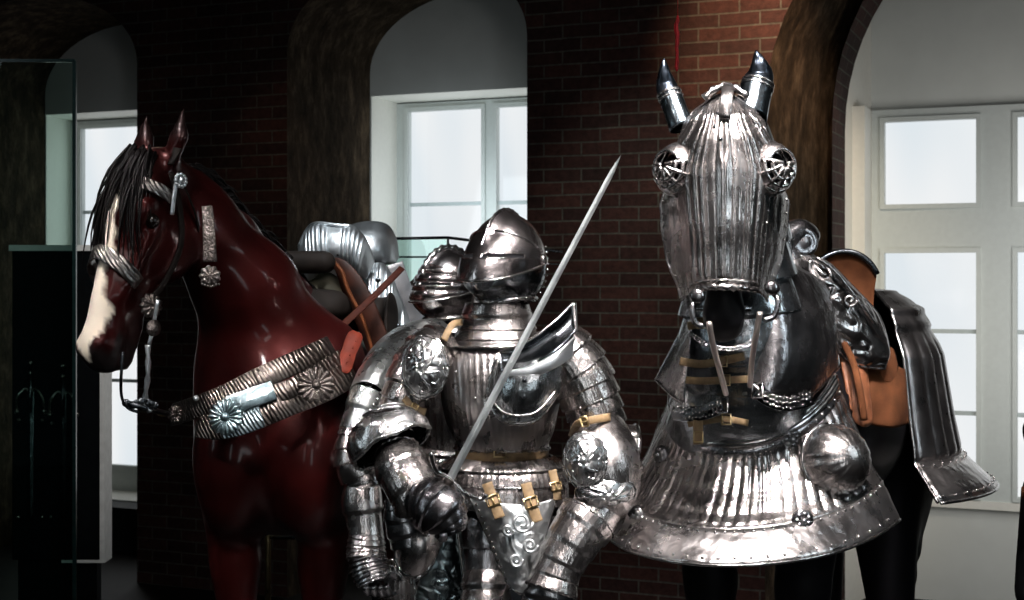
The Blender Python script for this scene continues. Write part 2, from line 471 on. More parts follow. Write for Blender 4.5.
# brick edging ring at the back corner of the right niche and front ring
def ring_strip(idx, n, back, w, D0, D1, out):
    mb = MB(); mb.uv = []
    a, b = (n[2], n[3]) if back else (n[0], n[1]); c = (a+b)/2; hw = (b-a)/2
    prof = [(-1, FZ)]+[(-1, FZ+(n[4]-FZ)*k/10) for k in range(1, 10)]+[(-math.cos(PI*k/30), None) for k in range(16)]
    L = 0; prev = None; rowsp = []
    for x, z in prof:
        zz = z if z is not None else n[4]+n[5]*math.sqrt(max(0, 1-x*x)); t = c+x*hw
        nx, nz = (1, 0) if z is not None else (-x/hw, -(math.sqrt(max(0, 1-x*x)))/n[5])
        l = math.hypot(nx, nz) or 1; nx /= l; nz /= l
        if prev: L += math.hypot(t-prev[0], zz-prev[1])
        prev = (t, zz); rowsp.append((t, zz, nx, nz, L))
    rows = []
    for t, zz, nx, nz, L in rowsp:
        e = .012
        rows.append([W(t+nx*e, D0, zz+nz*e), W(t+nx*e, D1, zz+nz*e), W(t-nx*.02, D1, zz-nz*.02)])
        mb.uv += [(0, L), (D1-D0, L), (D1-D0+.03, L)]
    mb.grid(rows)
    struct('trim_%d' % idx, mb, BRICK)
ring_strip(4, NICHES[2], True, .1, DEP-.42, DEP+.004, 0)


# white walls behind the arches with window recesses
def whitewall(name, t0, t1, rt0, rt1, rz0, rz1, D=DEP, rt0b=None, rD=.44, lower=True):
    mb = MB()
    rt0b = rt0 if rt0b is None else rt0b
    q = lambda *p: (mb.f.append(tuple(range(len(mb.v), len(mb.v)+4))), mb.v.extend(tuple(x) for x in p))
    q(W(t0, D, FZ), W(rt0, D, FZ), W(rt0, D, CEIL), W(t0, D, CEIL))
    q(W(rt1, D, FZ), W(t1, D, FZ), W(t1, D, CEIL), W(rt1, D, CEIL))
    q(W(rt0, D, rz1), W(rt1, D, rz1), W(rt1, D, CEIL), W(rt0, D, CEIL))
    q(W(rt0, D, FZ), W(rt1, D, FZ), W(rt1, D, rz0), W(rt0, D, rz0))
    o = struct(name, mb, WHITE)
    mb = MB(); E = D+rD
    q = lambda *p: (mb.f.append(tuple(range(len(mb.v), len(mb.v)+4))), mb.v.extend(tuple(x) for x in p))
    q(W(rt0, D, rz0), W(rt0, D, rz1), W(rt0b, E, rz1), W(rt0b, E, rz0))
    q(W(rt1, D, rz0), W(rt1, E, rz0), W(rt1, E, rz1), W(rt1, D, rz1))
    q(W(rt0, D, rz1), W(rt1, D, rz1), W(rt1, E, rz1), W(rt0b, E, rz1))
    q(W(rt0, D, rz0), W(rt0b, E, rz0), W(rt1, E, rz0), W(rt1, D, rz0))
    return mb
def fbar(mb, t0, t1, z0, z1, D0, D1):
    mb.box((t0, D0, z0), (t1, D1, z1), fr=lambda p: W(p.x, p.y, p.z))
def window(idx, t0, t1, z0, z1, D, cols, rows, fw=.095, barw=.026):
    """outer t0..t1, list of glass columns, list of (z0, z1, bars)"""
    mb = MB()
    e = .05
    cs = [t0]+[x for c in cols for x in c]+[t1]
    for a, b in zip(cs[::2], cs[1::2]): fbar(mb, a, b, z0, z1, D-e, D+.03)
    zs = [z0]+[x for r in rows for x in r[:2]]+[z1]
    for c in cols:
        for a, b in zip(zs[::2], zs[1::2]): fbar(mb, c[0], c[1], a, b, D-e, D+.03)
    # stepped sash mouldings round each light
    for c in cols:
        for r in rows:
            for g, dd in ((.028, .068), (.012, .058)):
                w = g
                fbar(mb, c[0]-w, c[0], r[0]-w, r[1]+w, D-dd, D-e+.002); fbar(mb, c[1], c[1]+w, r[0]-w, r[1]+w, D-dd, D-e+.002)
                fbar(mb, c[0], c[1], r[1], r[1]+w, D-dd, D-e+.002); fbar(mb, c[0], c[1], r[0]-w, r[0], D-dd, D-e+.002)
    o = struct('window_%d' % idx, mb, FRAMEM)
    for c in cols:
        for r in rows:
            m2 = MB(); fbar(m2, c[0]-.005, c[1]+.005, r[0]-.005, r[1]+.005, D-.008, D+.004)
            mk('window_pane', m2, PANE, o, smooth=False)
            if r[2]:
                m3 = MB()
                for zb in r[2]: fbar(m3, c[0], c[1], zb-barw/2, zb+barw/2, D-.03, D-.006)
                mk('glazing_bar', m3, BARM, o, smooth=False)
    return o
BARM = plain('grey_glazing_bar', (.48, .54, .54), .5, bump=0, var=.05)
ED = DEP+.44
# niche 2
n = NICHES[1]
mbr = whitewall('wall_middle', n[2]-.05, n[1]+.4, n[2]+.012, -.72, -.05, 2.87, rt0b=wt(400, ED))
struct('trim_6', mbr, REVEALM)
g0, g1 = wt(412, ED), wt(485, ED); g2 = wt(500, ED)
window(1, wt(399, ED), -.72, -.05, 2.86, ED, [(g0, g1), (g2, -.82)], [(.15, 2.80, (.81, 1.48, 2.138))])
# niche 1
n = NICHES[0]
mbr = whitewall('wall_left', n[0]-.05, n[1]+.4, n[0]+.01, -3.60, -.05, 2.87, rt0b=wt(74, ED))
struct('trim_7', mbr, REVEALM)
a = wt(86, ED)
window(2, wt(74, ED), -3.60, -.05, 2.86, ED, [(a, a+.60), (a+.72, -3.7)], [(.15, 2.80, (.81, 1.48, 2.138))])
DARKP = plain('added_dark_panel', (.006, .007, .007), .7, bump=0)  # boxes added below two sills to turn the too-light wall dark
mb = MB(); fbar(mb, NICHES[0][2], NICHES[0][3], FZ, -.06, DEP-.25, DEP+.3); struct('trim_11', mb, DARKP)
mb = MB(); fbar(mb, NICHES[1][2]+.02, NICHES[1][3], FZ, -.06, DEP-.25, DEP+.3); struct('trim_12', mb, DARKP)
# niche 3
n = NICHES[2]
tb = wt(873, ED)
mb = MB(); mb.grid([[W(n[2]+.012, DEP, FZ), W(tb, ED+.05, FZ)], [W(n[2]+.012, DEP, CEIL), W(tb, ED+.05, CEIL)]])
struct('trim_8', mb, REVEALM)
zt = wz(950, 108, ED)
mb = MB(); zs_ = wz(950, 498, ED)
fbar(mb, tb-.2, 3.9, zt, CEIL, ED, ED+.2); fbar(mb, tb-.2, 3.9, FZ, zs_-.03, ED, ED+.2)
struct('wall_right', mb, WHITE)
mb = MB(); fbar(mb, tb, 3.6, zs_-.05, zs_, ED-.06, ED+.02)
struct('trim_9', mb, REVEALM)
mb = MB(); fbar(mb, tb-.22, tb-.0, zs_, zt-.0, ED-.32, ED+.0)
struct('trim_10', mb, REVEALM)
u0, u1 = wt(886, ED), wt(977, ED); pt = wt(1018, ED)-wt(886, ED)
zz = lambda py: wz(940, py, ED)
cols = [(u0+pt*k, u1+pt*k) for k in range(3)]
window(3, tb, cols[-1][1]+.1, zs_, zt, ED, cols, [(zz(492), zz(253), (zz(412), zz(331))), (zz(204), zz(121), ())])
# floor, ceiling, plinths
mb = MB(); mb.box((-9, -4, FZ-.1), (9, 14, FZ)); struct('floor', mb, FLOORM)
mb = MB(); mb.box((-9, -4, CEIL), (9, 14, CEIL+.1)); struct('ceiling', mb, CEILM)
mb = MB(); mb.box((-1.5, 3.1, FZ), (2.3, 5.98, 0)); tag(mk('display_plinth', mb, plain('black_plinth_paint', (.012, .012, .013), .6), None, smooth=False, bevel=.01), 'low black display plinth under the horses and armours', 'plinth')
# ================================================================ HORSES
class Frame:
    def __init__(s, o, x, y, z, k=1.0):
        s.k = k; s.o = Vector(o); s.x = Vector(x).normalized(); s.y = Vector(y).normalized(); s.z = Vector(z).normalized()
    def __call__(s, a, b, c): return s.o+(s.x*a+s.y*b+s.z*c)*s.k
    def M(s): return np.array([s.x, s.y, s.z])
def horse_frame(ox, oy, fx, fy):
    f = Vector((fx, fy, 0)).normalized(); l = Vector((-f.y, f.x, 0))
    return Frame((ox, oy, 0), f, l, (0, 0, 1))
def head_frame(poll, gx, gy, sinp, k=1.0):
    g = Vector((gx, gy, 0)).normalized(); z = Vector((0, 0, 1)); c = math.sqrt(1-sinp*sinp)
    a = g*sinp-z*c; n = g*c+z*sinp; l = z.cross(g)
    return Frame(poll, a, n, l, k)     # (s along the face, t out of the face, w to the horse's left)
def body_prims(B, legs=True, fs=((0, 0), (0, 0)), slim=False):
    M = B.M(); p = []
    E = lambda x, y, z, r, k=.08: p.append(ell_(B(x, y, z), r, k, M))
    C = lambda a, b, ra, rb, k=.04, flat=None: p.append(cap_(B(*a), B(*b), ra, rb, k, flat))
    E(0, 0, 1.14, (.66, .28, .31)); E(.46 if not slim else .36, 0, 1.12, (.33, .25, .34) if not slim else (.30, .22, .33)); E(-.55, 0, 1.22, (.36, .27, .29))
    C((.42, 0, 1.40), (.05, 0, 1.34), .11, .10, .1)
    for s in (1, -1):
        if not slim: E(.70, s*.115, 1.05, (.13, .125, .20), .04)
        E(.66 if not slim else .58, s*.12, .93, (.115, .095, .13), .05)
        if not slim: E(.50, s*.17, 1.16, (.19, .10, .30), .06)
        E(-.62, s*.16, 1.02, (.24, .12, .32), .08)
        dx = fs[0 if s > 0 else 1][0]
        if legs:
            C((.60, s*.15, .97), (.60+dx, s*.138, .70), .100, .070, .05)
            C((.585+dx, s*.165, .86), (.60+dx, s*.15, .62), .06, .045, .04)
            C((.60+dx, s*.135, .72), (.60+dx, s*.13, .50), .073, .050, .03)
            E(.605+dx, s*.13, .475, (.055, .05, .062), .02)
            C((.595+dx, s*.13, .46), (.59+dx, s*.13, .22), .038, .034, .02)
            C((.58+dx, s*.13, .42), (.57+dx, s*.13, .20), .020, .022, .02)
            E(.585+dx, s*.13, .19, (.045, .042, .045), .02)
            C((.595+dx, s*.13, .17), (.64+dx, s*.13, .085), .034, .042, .02)
            C((.645+dx, s*.13, .10), (.655+dx, s*.13, .062), .048, .055, .01)
            C((-.52, s*.17, .98), (-.66, s*.15, .62), .13, .065, .06)
            E(-.73, s*.14, .52, (.055, .045, .075), .03); C((-.66, s*.15, .64), (-.72, s*.14, .52), .06, .045, .03)
            C((-.72, s*.14, .50), (-.69, s*.13, .22), .042, .036, .02)
            E(-.685, s*.13, .19, (.045, .042, .045), .02)
            C((-.68, s*.13, .17), (-.63, s*.13, .075), .034, .042, .02); C((-.625, s*.13, .10), (-.615, s*.13, .062), .048, .055, .01)
    return p
def head_prims(H, ears=True):
    M = H.M(); p = []; lat = H.z
    q_ = H.k
    E = lambda s, t, w, r, k=.02, cut=False: p.append(ell_(H(s, t, w), tuple(x*q_ for x in r), k, M, cut))
    C = lambda a, b, ra, rb, k=.03, fl=.85, cut=False: p.append(cap_(H(*a), H(*b), ra*q_, rb*q_, k, (lat, fl) if fl else None, cut))
    C((.04, -.02, 0), (.18, -.01, 0), .085, .10, .04)
    C((.10, .0, 0), (.50, .0, 0), .098, .052, .03, .78)
    C((.14, -.07, 0), (.50, -.045, 0), .085, .045, .03, .7)
    E(.20, -.085, .045, (.125, .10, .04), .02); E(.20, -.085, -.045, (.125, .10, .04), .02)
    E(.535, -.012, 0, (.065, .060, .055), .025)
    E(.575, -.035, 0, (.028, .038, .042), .02)
    C((.46, -.085, 0), (.55, -.085, 0), .030, .030, .02, .9)
    for s in (1, -1):
        E(.165, .045, s*.078, (.045, .030, .024), .02)
        C((.19, .005, s*.085), (.40, .005, s*.050), .018, .010, .02, None)
        E(.545, .015, s*.036, (.034, .028, .022), .015)
        p.append(ell_(H(.19, .022, s*.098), (.028, .020, .016), .012, M, True))
        p.append(ell_(H(.560, .016, s*.054), (.018, .014, .016), .010, M, True))
    p.append(cap_(H(.56, -.062, -.05), H(.56, -.062, .05), .006, .006, .01, None, True))
    p.append(cap_(H(.48, -.058, .055), H(.57, -.064, .04), .006, .006, .01, None, True))
    if ears:
        for s in (1, -1):
            p.append(cap_(H(.0, .0, s*.060), H(-.06, .012, s*.076), .030, .036, .02, (tuple(H.y), .6)))
            p.append(cap_(H(-.06, .012, s*.076), H(-.140, .030, s*.080), .036, .006, .01, (tuple(H.y), .6)))
            p.append(cap_(H(-.03, .045, s*.080), H(-.13, .048, s*.078), .020, .006, .01, None, True))
    return p

# ---- the bay horse on the left
B1 = horse_frame(-.685, 5.04, -.07, -1)
H1 = head_frame(P(158, 161, 4.20), -.62, -.78, .36, 1.07)
pr = body_prims(B1)
pv = lambda px, py, Y: tuple(P(px, py, Y))
pr += [cap_(pv(180, 195, 4.27), pv(200, 225, 4.33), .085, .110, .05, (tuple(H1.z), .75)),
       cap_(pv(196, 225, 4.33), pv(248, 292, 4.46), .112, .145, .08),
       cap_(pv(248, 292, 4.46), pv(277, 375, 4.58), .145, .212, .10),
       cap_(pv(192, 186, 4.32), pv(236, 232, 4.50), .040, .050, .05),
       cap_(pv(236, 232, 4.50), pv(290, 300, 4.80), .050, .085, .06),
       cap_(pv(275, 375, 4.55), pv(272, 430, 4.50), .22, .20, .10)]
pr += head_prims(H1)
mb = sdf_mesh(pr, h=.0125)
# coat colours follow the animal: white blaze, dark muzzle, dark lower legs
vv = np.array(mb.v)
rel = (vv-np.array(H1.o))/H1.k
s_ = rel@np.array(H1.x); t_ = rel@np.array(H1.y); w_ = rel@np.array(H1.z)
hd = (s_ > -.2) & (s_ < .66) & (np.abs(w_) < .13) & (t_ > -.18) & (t_ < .16)
wob = .006*np.sin(s_*38)+.004*np.sin(s_*91+2)
bw = np.interp(s_, [.06, .12, .2, .35, .46, .54, .6], [.002, .030, .026, .022, .036, .040, .0])
bl = hd & (t_ > .015)
blz = np.clip((bw-np.abs(w_-.004+wob))/.006, 0, 1)*bl
mz = np.clip((s_-.545+.06*(t_ < -.01))/.02, 0, 1)*hd
ch = np.clip((-.01-t_)/.05, 0, 1)*np.clip((s_-.36)/.08, 0, 1)*hd
mz = np.maximum(mz*(1-blz*.8*(s_ < .575)), ch*.6)
lowleg = np.maximum(np.clip((.52-vv[:, 2])/.10, 0, 1), np.clip((-.03-s_)/.04, 0, 1)*((t_ > -.05) & (t_ < .1) & (np.abs(w_) < .13) & (s_ > -.2))*.75)
mb.col = np.stack([blz, np.maximum(mz, lowleg), np.zeros(len(vv)), np.ones(len(vv))], 1)
def coatmat():
    m, nt, b = newmat('bay_lacquered_coat'); L = nt.links.new
    at = nt.nodes.new('ShaderNodeVertexColor'); at.layer_name = 'coat'
    sp = nt.nodes.new('ShaderNodeSeparateColor'); L(at.outputs[0], sp.inputs[0])
    co = coords(nt); n1 = node(nt, 'ShaderNodeTexNoise', i_Scale=5.0, i_Detail=4.0); L(co, n1.inputs['Vector'])
    r = ramp(nt, n1.outputs['Fac'], [(.3, (.004, .0009, .0009, 1)), (.7, (.018, .0021, .002, 1))])
    m1 = node(nt, 'ShaderNodeMix'); m1.data_type = 'RGBA'; L(sp.outputs[1], m1.inputs[0]); L(r.outputs[0], m1.inputs[6]); m1.inputs[7].default_value = (.008, .006, .006, 1)
    m2 = node(nt, 'ShaderNodeMix'); m2.data_type = 'RGBA'; L(sp.outputs[0], m2.inputs[0]); L(m1.outputs[2], m2.inputs[6]); m2.inputs[7].default_value = (.74, .67, .55, 1)
    L(m2.outputs[2], b.inputs['Base Color']); b.inputs['Roughness'].default_value = .38
    b.inputs['Specular IOR Level'].default_value = .28;  b.inputs['Coat Weight'].default_value = .22; b.inputs['Coat Roughness'].default_value = .12
    m3 = node(nt, 'ShaderNodeMix'); m3.data_type = 'RGBA'; L(sp.outputs[1], m3.inputs[0]); m3.inputs[6].default_value = (1, .28, .26, 1); m3.inputs[7].default_value = (.4, .38, .38, 1); L(m3.outputs[2], b.inputs['Specular Tint'])
    n2 = node(nt, 'ShaderNodeTexNoise', i_Scale=14.0, i_Detail=3.0); L(co, n2.inputs['Vector'])
    bp = node(nt, 'ShaderNodeBump', i_Strength=.25, i_Distance=.012); L(n2.outputs['Fac'], bp.inputs['Height']); L(bp.outputs[0], b.inputs['Normal'])
    return m
horse1 = mk('horse', mb, coatmat())
tag(horse1, 'dark bay horse with a white blaze, head turned left, wearing bridle and plated breast collar', 'horse')
for s in (1, -1):
    mb = MB(); mb.ball(H1(.19, .018, s*.083), .0235, 16, 10); mk('eye', mb, EYE, horse1)
# hair
def hair(name, roots, parent, seed=1, r=.006):
    rr = random.Random(seed); mb = MB()
    for (root, d0, drop, ln) in roots:
        p = Vector(root); v = Vector(d0).normalized(); pts = [p.copy()]; n = 8
        for i in range(n):
            t = (i+1)/n
            v = (v+Vector(drop)*.55*t+Vector((rr.uniform(-1, 1), rr.uniform(-1, 1), rr.uniform(-1, 1)))*.10).normalized()
            p = p+v*ln/n; pts.append(p.copy())
        mb.tube(pts, [r*rr.uniform(.8, 1.3)*(1-.85*(i/n)**1.6) for i in range(n+1)], 5)
    return mk(name, mb, HAIR, parent)
rr = random.Random(4); roots = []
for i in range(260):                     # forelock between and before the ears
    s = rr.uniform(-.015, .07); w = rr.uniform(-.06, .055)
    roots.append((H1(s, .075+rr.uniform(-.02, .015)-abs(w)*.3, w), H1.y*.35+H1.x*.9+H1.z*(w*7)*rr.uniform(.4, 1), Vector((0, 0, -1.2))-H1.y*.12, rr.uniform(.12, .25) if rr.random() < .8 else .32))
hair('forelock', roots, horse1, 3, .0045)
cr = cv([P(182, 168, 4.27), P(206, 184, 4.38), P(240, 222, 4.52), P(272, 258, 4.70), P(298, 292, 4.88)], 120)
roots = []
for i, c in enumerate(cr):               # mane falling on the far side of the crest
    for _ in range(3):
        roots.append((c+Vector((rr.uniform(-.012, .012), rr.uniform(-.02, .02), -.01)), Vector((.35, .75, .65)), Vector((.25, .45, -1.0)), rr.uniform(.09, .15)))
hair('mane', roots, horse1, 5, .007)

# ---- the black horse under the full steel bard
B2 = horse_frame(.985, 4.67, -.46, -.888)
H2 = head_frame(P(724, 112, 3.74), -.153, -.988, .12)
pr = body_prims(B2, slim=True)
pr += [cap_(pv(730, 135, 3.90), pv(736, 240, 4.06), .09, .105, .04),
       cap_(pv(736, 240, 4.06), tuple(B2(.52, -.02, 1.20)), .105, .17, .06),
       cap_(pv(732, 130, 3.92), tuple(B2(.34, -.03, 1.42)), .05, .08, .04)]
pr += [cap_(tuple(B2(-.42, s*.13, .95)), tuple(B2(-.56, s*.13, .45)), .14, .085, .06) for s in (1, -1)]
pr += head_prims(H2, ears=False)
mb = sdf_mesh(pr, h=.0135)
horse2 = mk('horse', mb, BLKCOAT)
tag(horse2, 'black horse facing the viewer under full fluted steel horse armour with a masked head', 'horse')
def ribbed(name, base, rough):
    m, nt, b = newmat(name); L = nt.links.new; b.inputs['Metallic'].default_value = 1; b.inputs['Roughness'].default_value = rough
    co = coords(nt); mp = nt.nodes.new('ShaderNodeMapping'); mp.inputs['Rotation'].default_value = (0, R(35), 0); L(co, mp.inputs[0])
    wv = node(nt, 'ShaderNodeTexWave', i_Scale=30.0, i_Distortion=4.0, i_Detail=2.0); L(mp.outputs[0], wv.inputs['Vector'])
    nz = node(nt, 'ShaderNodeTexNoise', i_Scale=14.0, i_Detail=4.0); L(co, nz.inputs['Vector'])
    r = ramp(nt, nz.outputs['Fac'], [(.35, (*[c*.45 for c in base], 1)), (.65, (*base, 1))]); L(r.outputs[0], b.inputs['Base Color'])
    bp = node(nt, 'ShaderNodeBump', i_Strength=.5, i_Distance=.004); L(wv.outputs['Fac'], bp.inputs['Height']); L(bp.outputs[0], b.inputs['Normal']); return m
# ================================================================ BRIDLE, COLLAR AND SADDLE OF THE BAY HORSE
br = MB()
# poll/brow/cheek leather
def hp(s, t, w, e=0): return H1(s, t, w)
br = MB()
side = [H1(.05, .02, .104), H1(.12, -.03, .112), H1(.22, -.075, .112), H1(.33, -.075, .092), H1(.385, -.06, .075)]
br.strap(cv(side, 16), .018, .006, H1.z)
br.strap(cv([H1(.05, .02, -.104), H1(.12, -.03, -.112), H1(.22, -.075, -.112), H1(.33, -.075, -.092), H1(.385, -.06, -.075)], 16), .018, .006, -H1.z)
br.strap(cv([H1(.03, .03, .102), H1(-.025, .015, .09), H1(-.045, -.01, .0), H1(-.025, .015, -.09), H1(.03, .03, -.102)], 16), .024, .006, [Vector((0, 0, 1))]*17)
br.strap(cv([H1(.04, .0, .108), H1(.14, -.13, .085), H1(.22, -.21, .0), H1(.14, -.13, -.085), H1(.04, .0, -.108)], 16), .014, .005, [H1(.14, -.13, 0)-H1(.1, -.05, 0)+H1.z*.001]*17)
bridle = mk('bridle', br, DKLEA, horse1)
# engraved noseband plates
def around(s, n=20, rw=.082, rt=.075, a0=-100, a1=100, tc=-.005):
    out = []; nn = []
    for i in range(n+1):
        a = R(a0+(a1-a0)*i/n)
        out.append(H1(s+.055*(abs(a)/1.75)**1.3, tc+rt*math.cos(a), rw*math.sin(a))); nn.append(H1.y*math.cos(a)+H1.z*math.sin(a))
    return out, nn
mb = MB(); o_, n_ = around(.305, rw=.081, rt=.083, tc=.008); mb.strap(o_, .044, .006, n_)
nb = mk('noseband', mb, ribbed('ribbed_bright_silver', (.42, .39, .37), .32), bridle)
mb = MB(); o_, n_ = around(.085, 16, .110, .105, 42, 98, .0); o_ = [p+Vector((0, 0, .028*(i/16))) for i, p in enumerate(o_)]; mb.strap(o_, .036, .006, n_)
mk('browband_plate', mb, nb.data.materials[0], bridle)
mb = MB()
for i in range(11):
    a = 2*PI*i/11; mb.ball(H1(.065+.016*math.cos(a), .0+.012*math.sin(a)*1.4, .128), .0065, 8, 5)
mb.ball(H1(.065, 0, .130), .011, 10, 6)
mk('studded_rosette', mb, SILVER, bridle)
mb = MB(); mb.strap(cv([H1(.06, .012, .124), H1(.12, .0, .124), H1(.16, -.012, .121)], 8), .012, .005, H1.z); mk('cheek_buckle_plate', mb, SILVER, bridle)
# bit bosses, curb bit and chain
mb = MB(); mb.disc(H1(.40, -.065, .078), H1.z+H1.y*.1, [(.038, 0), (.038, .004), (.030, .008), (.012, .014), (.004, .012)], 44, 11, .45); mk('bit_rosette', mb, BRONZE, bridle)
mb = MB(); mb.disc(P(153, 328, 4.05), H1.z, [(.024, 0), (.024, .006), (.017, .007), (.012, .016), (.003, .018)], 24); mk('bit_boss', mb, BRONZE, bridle)
mb = MB()
mb.tube(cv([P(158, 300, 4.05), P(153, 328, 4.06), P(149, 345, 4.06)], 8), .006, 8)
mb.tube(cv([P(148, 345, 4.06), P(148, 375, 4.07), P(145, 402, 4.09), P(150, 412, 4.10)], 30), .0072, 8, twist=120)
mk('curb_shank', mb, SILVER, bridle)
mb = MB()
mb.tube(cv([P(123, 352, 4.0), P(121, 380, 4.0), P(122, 398, 4.02), P(128, 408, 4.04), P(138, 412, 4.06)], 24), .0045, 6)
for i in range(9):
    p = P(126+i*3.6, 403+2.2*math.sin(i), 4.06+.005*i); mb.disc(p, (.3, -1, .2*(-1)**i), [(.009, -.003), (.012, 0), (.009, .003)], 10)
mb.tube([P(130, 404, 4.05), P(168, 414, 4.15)], .008, 8)
mk('bit_chain', mb, BLACKM, bridle)
# silver pendant strap behind the cheek
mb = MB()
pts = cv([P(207, 206, 4.10), P(209, 235, 4.08), P(210, 262, 4.08)], 10)
mb.strap(pts, .040, .005, (0.1, -1, 0), ws=[.030+.010*i/10 for i in range(11)])
mb.disc(P(210, 276, 4.07), (.1, -1, 0), [(.032, 0), (.032, .004), (.02, .008), (.004, .010)], 36, 9, .5)
for i in range(7): mb.ball(P(202+i*2.8, 287-abs(i-3)*1.0, 4.06), .0042, 6, 4)
mk('pendant_plate', mb, BRONZE, bridle)

# plated breast collar
mb = MB()
def band(pts, w, mat, name, parent, n=26, seg=None, tz=.006):
    """plated strap lying on the chest; pts px,py,Y"""
    c = cv([P(*p) for p in pts], n); mb = MB()
    nn = []
    for i, p in enumerate(c):
        q = Vector((B1.o.x-.02, B1.o.y-.30, p.z)); v = (p-q); v.z = .25*v.length; nn.append(v.normalized())
    mb.strap(c, w, tz, nn)
    if seg:
        for k in seg:
            i = int(k*n); t = (c[min(i+1, n)]-c[max(0, i-1)]).normalized(); b = t.cross(nn[i]).normalized()
            mb.tube([c[i]-b*w*.5+nn[i]*.003, c[i]+b*w*.5+nn[i]*.003], .004, 6)
            for sgn in (-1, 1): mb.ball(c[i]+b*sgn*w*.36+nn[i]*.006+t*.014, .004, 6, 4)
    return mk(name, mb, mat, parent), c, nn
RIBD = ribbed('ribbed_tarnished_silver', (.17, .145, .13), .34); RIBT = ribbed('ribbed_cool_silver', (.25, .32, .34), .34)
collar = empty('breast_collar', P(265, 410, 4.2), 'plated leather breast collar with two rosettes across the bay horse', 'breast collar')
bA, cA, nA = band([(172, 415, 4.28), (196, 407, 4.17), (225, 396, 4.12), (255, 381, 4.12), (290, 365, 4.17), (332, 346, 4.32)], .068, RIBD, 'upper_band', collar, seg=(.42, .64, .95))
bC, cC, nC = band([(198, 424, 4.15), (220, 426, 4.10), (250, 418, 4.085), (290, 402, 4.10), (325, 388, 4.18), (354, 372, 4.32)], .078, RIBD, 'lower_band', collar, seg=(.5, .97))
bB, cB, nB = band([(270, 395, 4.10), (292, 388, 4.11), (315, 375, 4.18), (343, 358, 4.31)], .056, RIBD, 'middle_band', collar)
bD, cD, nD = band([(228, 406, 4.085), (248, 399, 4.08), (274, 390, 4.09)], .058, TEALM, 'silver_tip', collar)
bE, cE, nE = band([(222, 428, 4.07), (240, 424, 4.068), (262, 416, 4.072)], .066, RIBT, 'engraved_plate', collar)
def rosette(c, n, r, mat, name, parent, lob=18):
    mb = MB(); mb.disc(c, n, [(r, 0), (r, .004), (r*.86, .012), (r*.4, .009), (r*.22, .006)], lob*6, lob, .6, power=.7)
    mb.disc(c, n, [(r*.24, .006), (r*.22, .012), (r*.08, .017), (.001, .017)], 16)
    return mk(name, mb, mat, parent)
rosette(P(226, 417, 4.055), (-.25, -1, .1), .054, TEALM, 'rosette', collar)
rosette(P(316, 385, 4.10), (.35, -1, .15), .056, BRONZE, 'rosette', collar, 16)
rosette(P(176, 414, 4.24), (-.4, -1, .05), .028, BRONZE, 'end_rosette', collar, 12)
mb = MB(); mb.ball(P(164, 414, 4.26), (.022, .01, .008), 8, 6); mk('end_buckle', mb, BRASS, collar)
mb = MB(); mb.ball(P(196, 398, 4.14), .009, 8, 5); mk('strap_stud', mb, SILVER, collar)
mb = MB(); mb.strap(cv([P(342, 372, 4.27), P(349, 352, 4.32), P(357, 332, 4.36)], 10), .05, .005, (.2, -1, .2), ws=[.03, .045, .052, .05, .05, .045, .048, .05, .05, .045, .03]);
for i in range(4): mb.ball(P(347+i*3, 362-i*7, 4.285), .003, 6, 4)
mk('girth_strap_tab', mb, REDLEA, collar)

# saddle: leather seat with steel pommel and cantle plates
sad = empty('war_saddle', B1(.0, 0, 1.5), 'leather war saddle with ribbed steel bow plates on the bay horse', 'saddle')
mb = sdf_mesh([ell_(B1(.05, .0, 1.50), (.30, .17, .06), .04, B1.M()), cap_(B1(.22, -.10, 1.52), B1(.22, .10, 1.52), .045, .045, .05), cap_(B1(.24, -.06, 1.66), B1(.24, .07, 1.66), .04, .04, .05),
               cap_(B1(-.24, -.16, 1.60), B1(-.24, .16, 1.60), .05, .05, .05),
               cap_(B1(.10, .27, 1.45), B1(.10, .33, 1.02), .11, .13, .04, (tuple(B1.y), .14)),
               cap_(B1(.10, -.27, 1.45), B1(.10, -.33, 1.02), .11, .13, .04, (tuple(B1.y), .14)),
               cap_(B1(.05, -.22, 1.48), B1(.05, .22, 1.48), .06, .06, .06)], h=.012)
mk('seat', mb, DKLEA, sad)
# pommel: ribbed fan bow plate, px-depth outline at its own distance
def bowplate(name, top, bot, mat, bulge, ribs, parent, nu=90, nv=14, ramp_=.0):
    T = catmull(top, nu); Bm = catmull(bot, nu)
    def fn(u, v):
        i = u*nu; k = min(int(i), nu-1); f = i-k
        a = P(*[lerp(T[k][q], T[k+1][q], f) for q in range(3)]); b = P(*[lerp(Bm[k][q], Bm[k+1][q], f) for q in range(3)])
        p = a.lerp(b, v)
        p.y -= bulge*math.sin(PI*v)**.8*math.sin(PI*clamp(u*.96+.02))**.5
        if ribs:
            for (r0, r1, n) in ribs:
                if r0 < u < r1:
                    x = (u-r0)/(r1-r0); p.y -= .016*abs(math.sin(PI*n*x))**.8*sstep(0, .15, v)*sstep(1, .8, v)
        return p
    return sheet(name, fn, nu, nv, mat, parent, solid=.004)
pl = bowplate('pommel_plate', [(299, 246, 5.02), (308, 228, 5.0), (318, 223, 4.97), (336, 225, 4.95), (352, 226, 4.95), (366, 240, 4.97), (374, 262, 5.0)],
              [(302, 280, 5.0), (312, 279, 4.97), (322, 270, 4.95), (336, 268, 4.94), (348, 270, 4.94), (358, 275, 4.95), (366, 279, 4.97)], SILVER, .05, [(.10, .42, 5), (.58, .84, 5)], sad)
for q in ((307, 258), (304, 267), (338, 254)):
    mb = MB(); mb.ball(P(q[0], q[1], 4.90), (.009, .006, .009), 8, 5); mk('pommel_bolt', mb, BLACKM, pl)
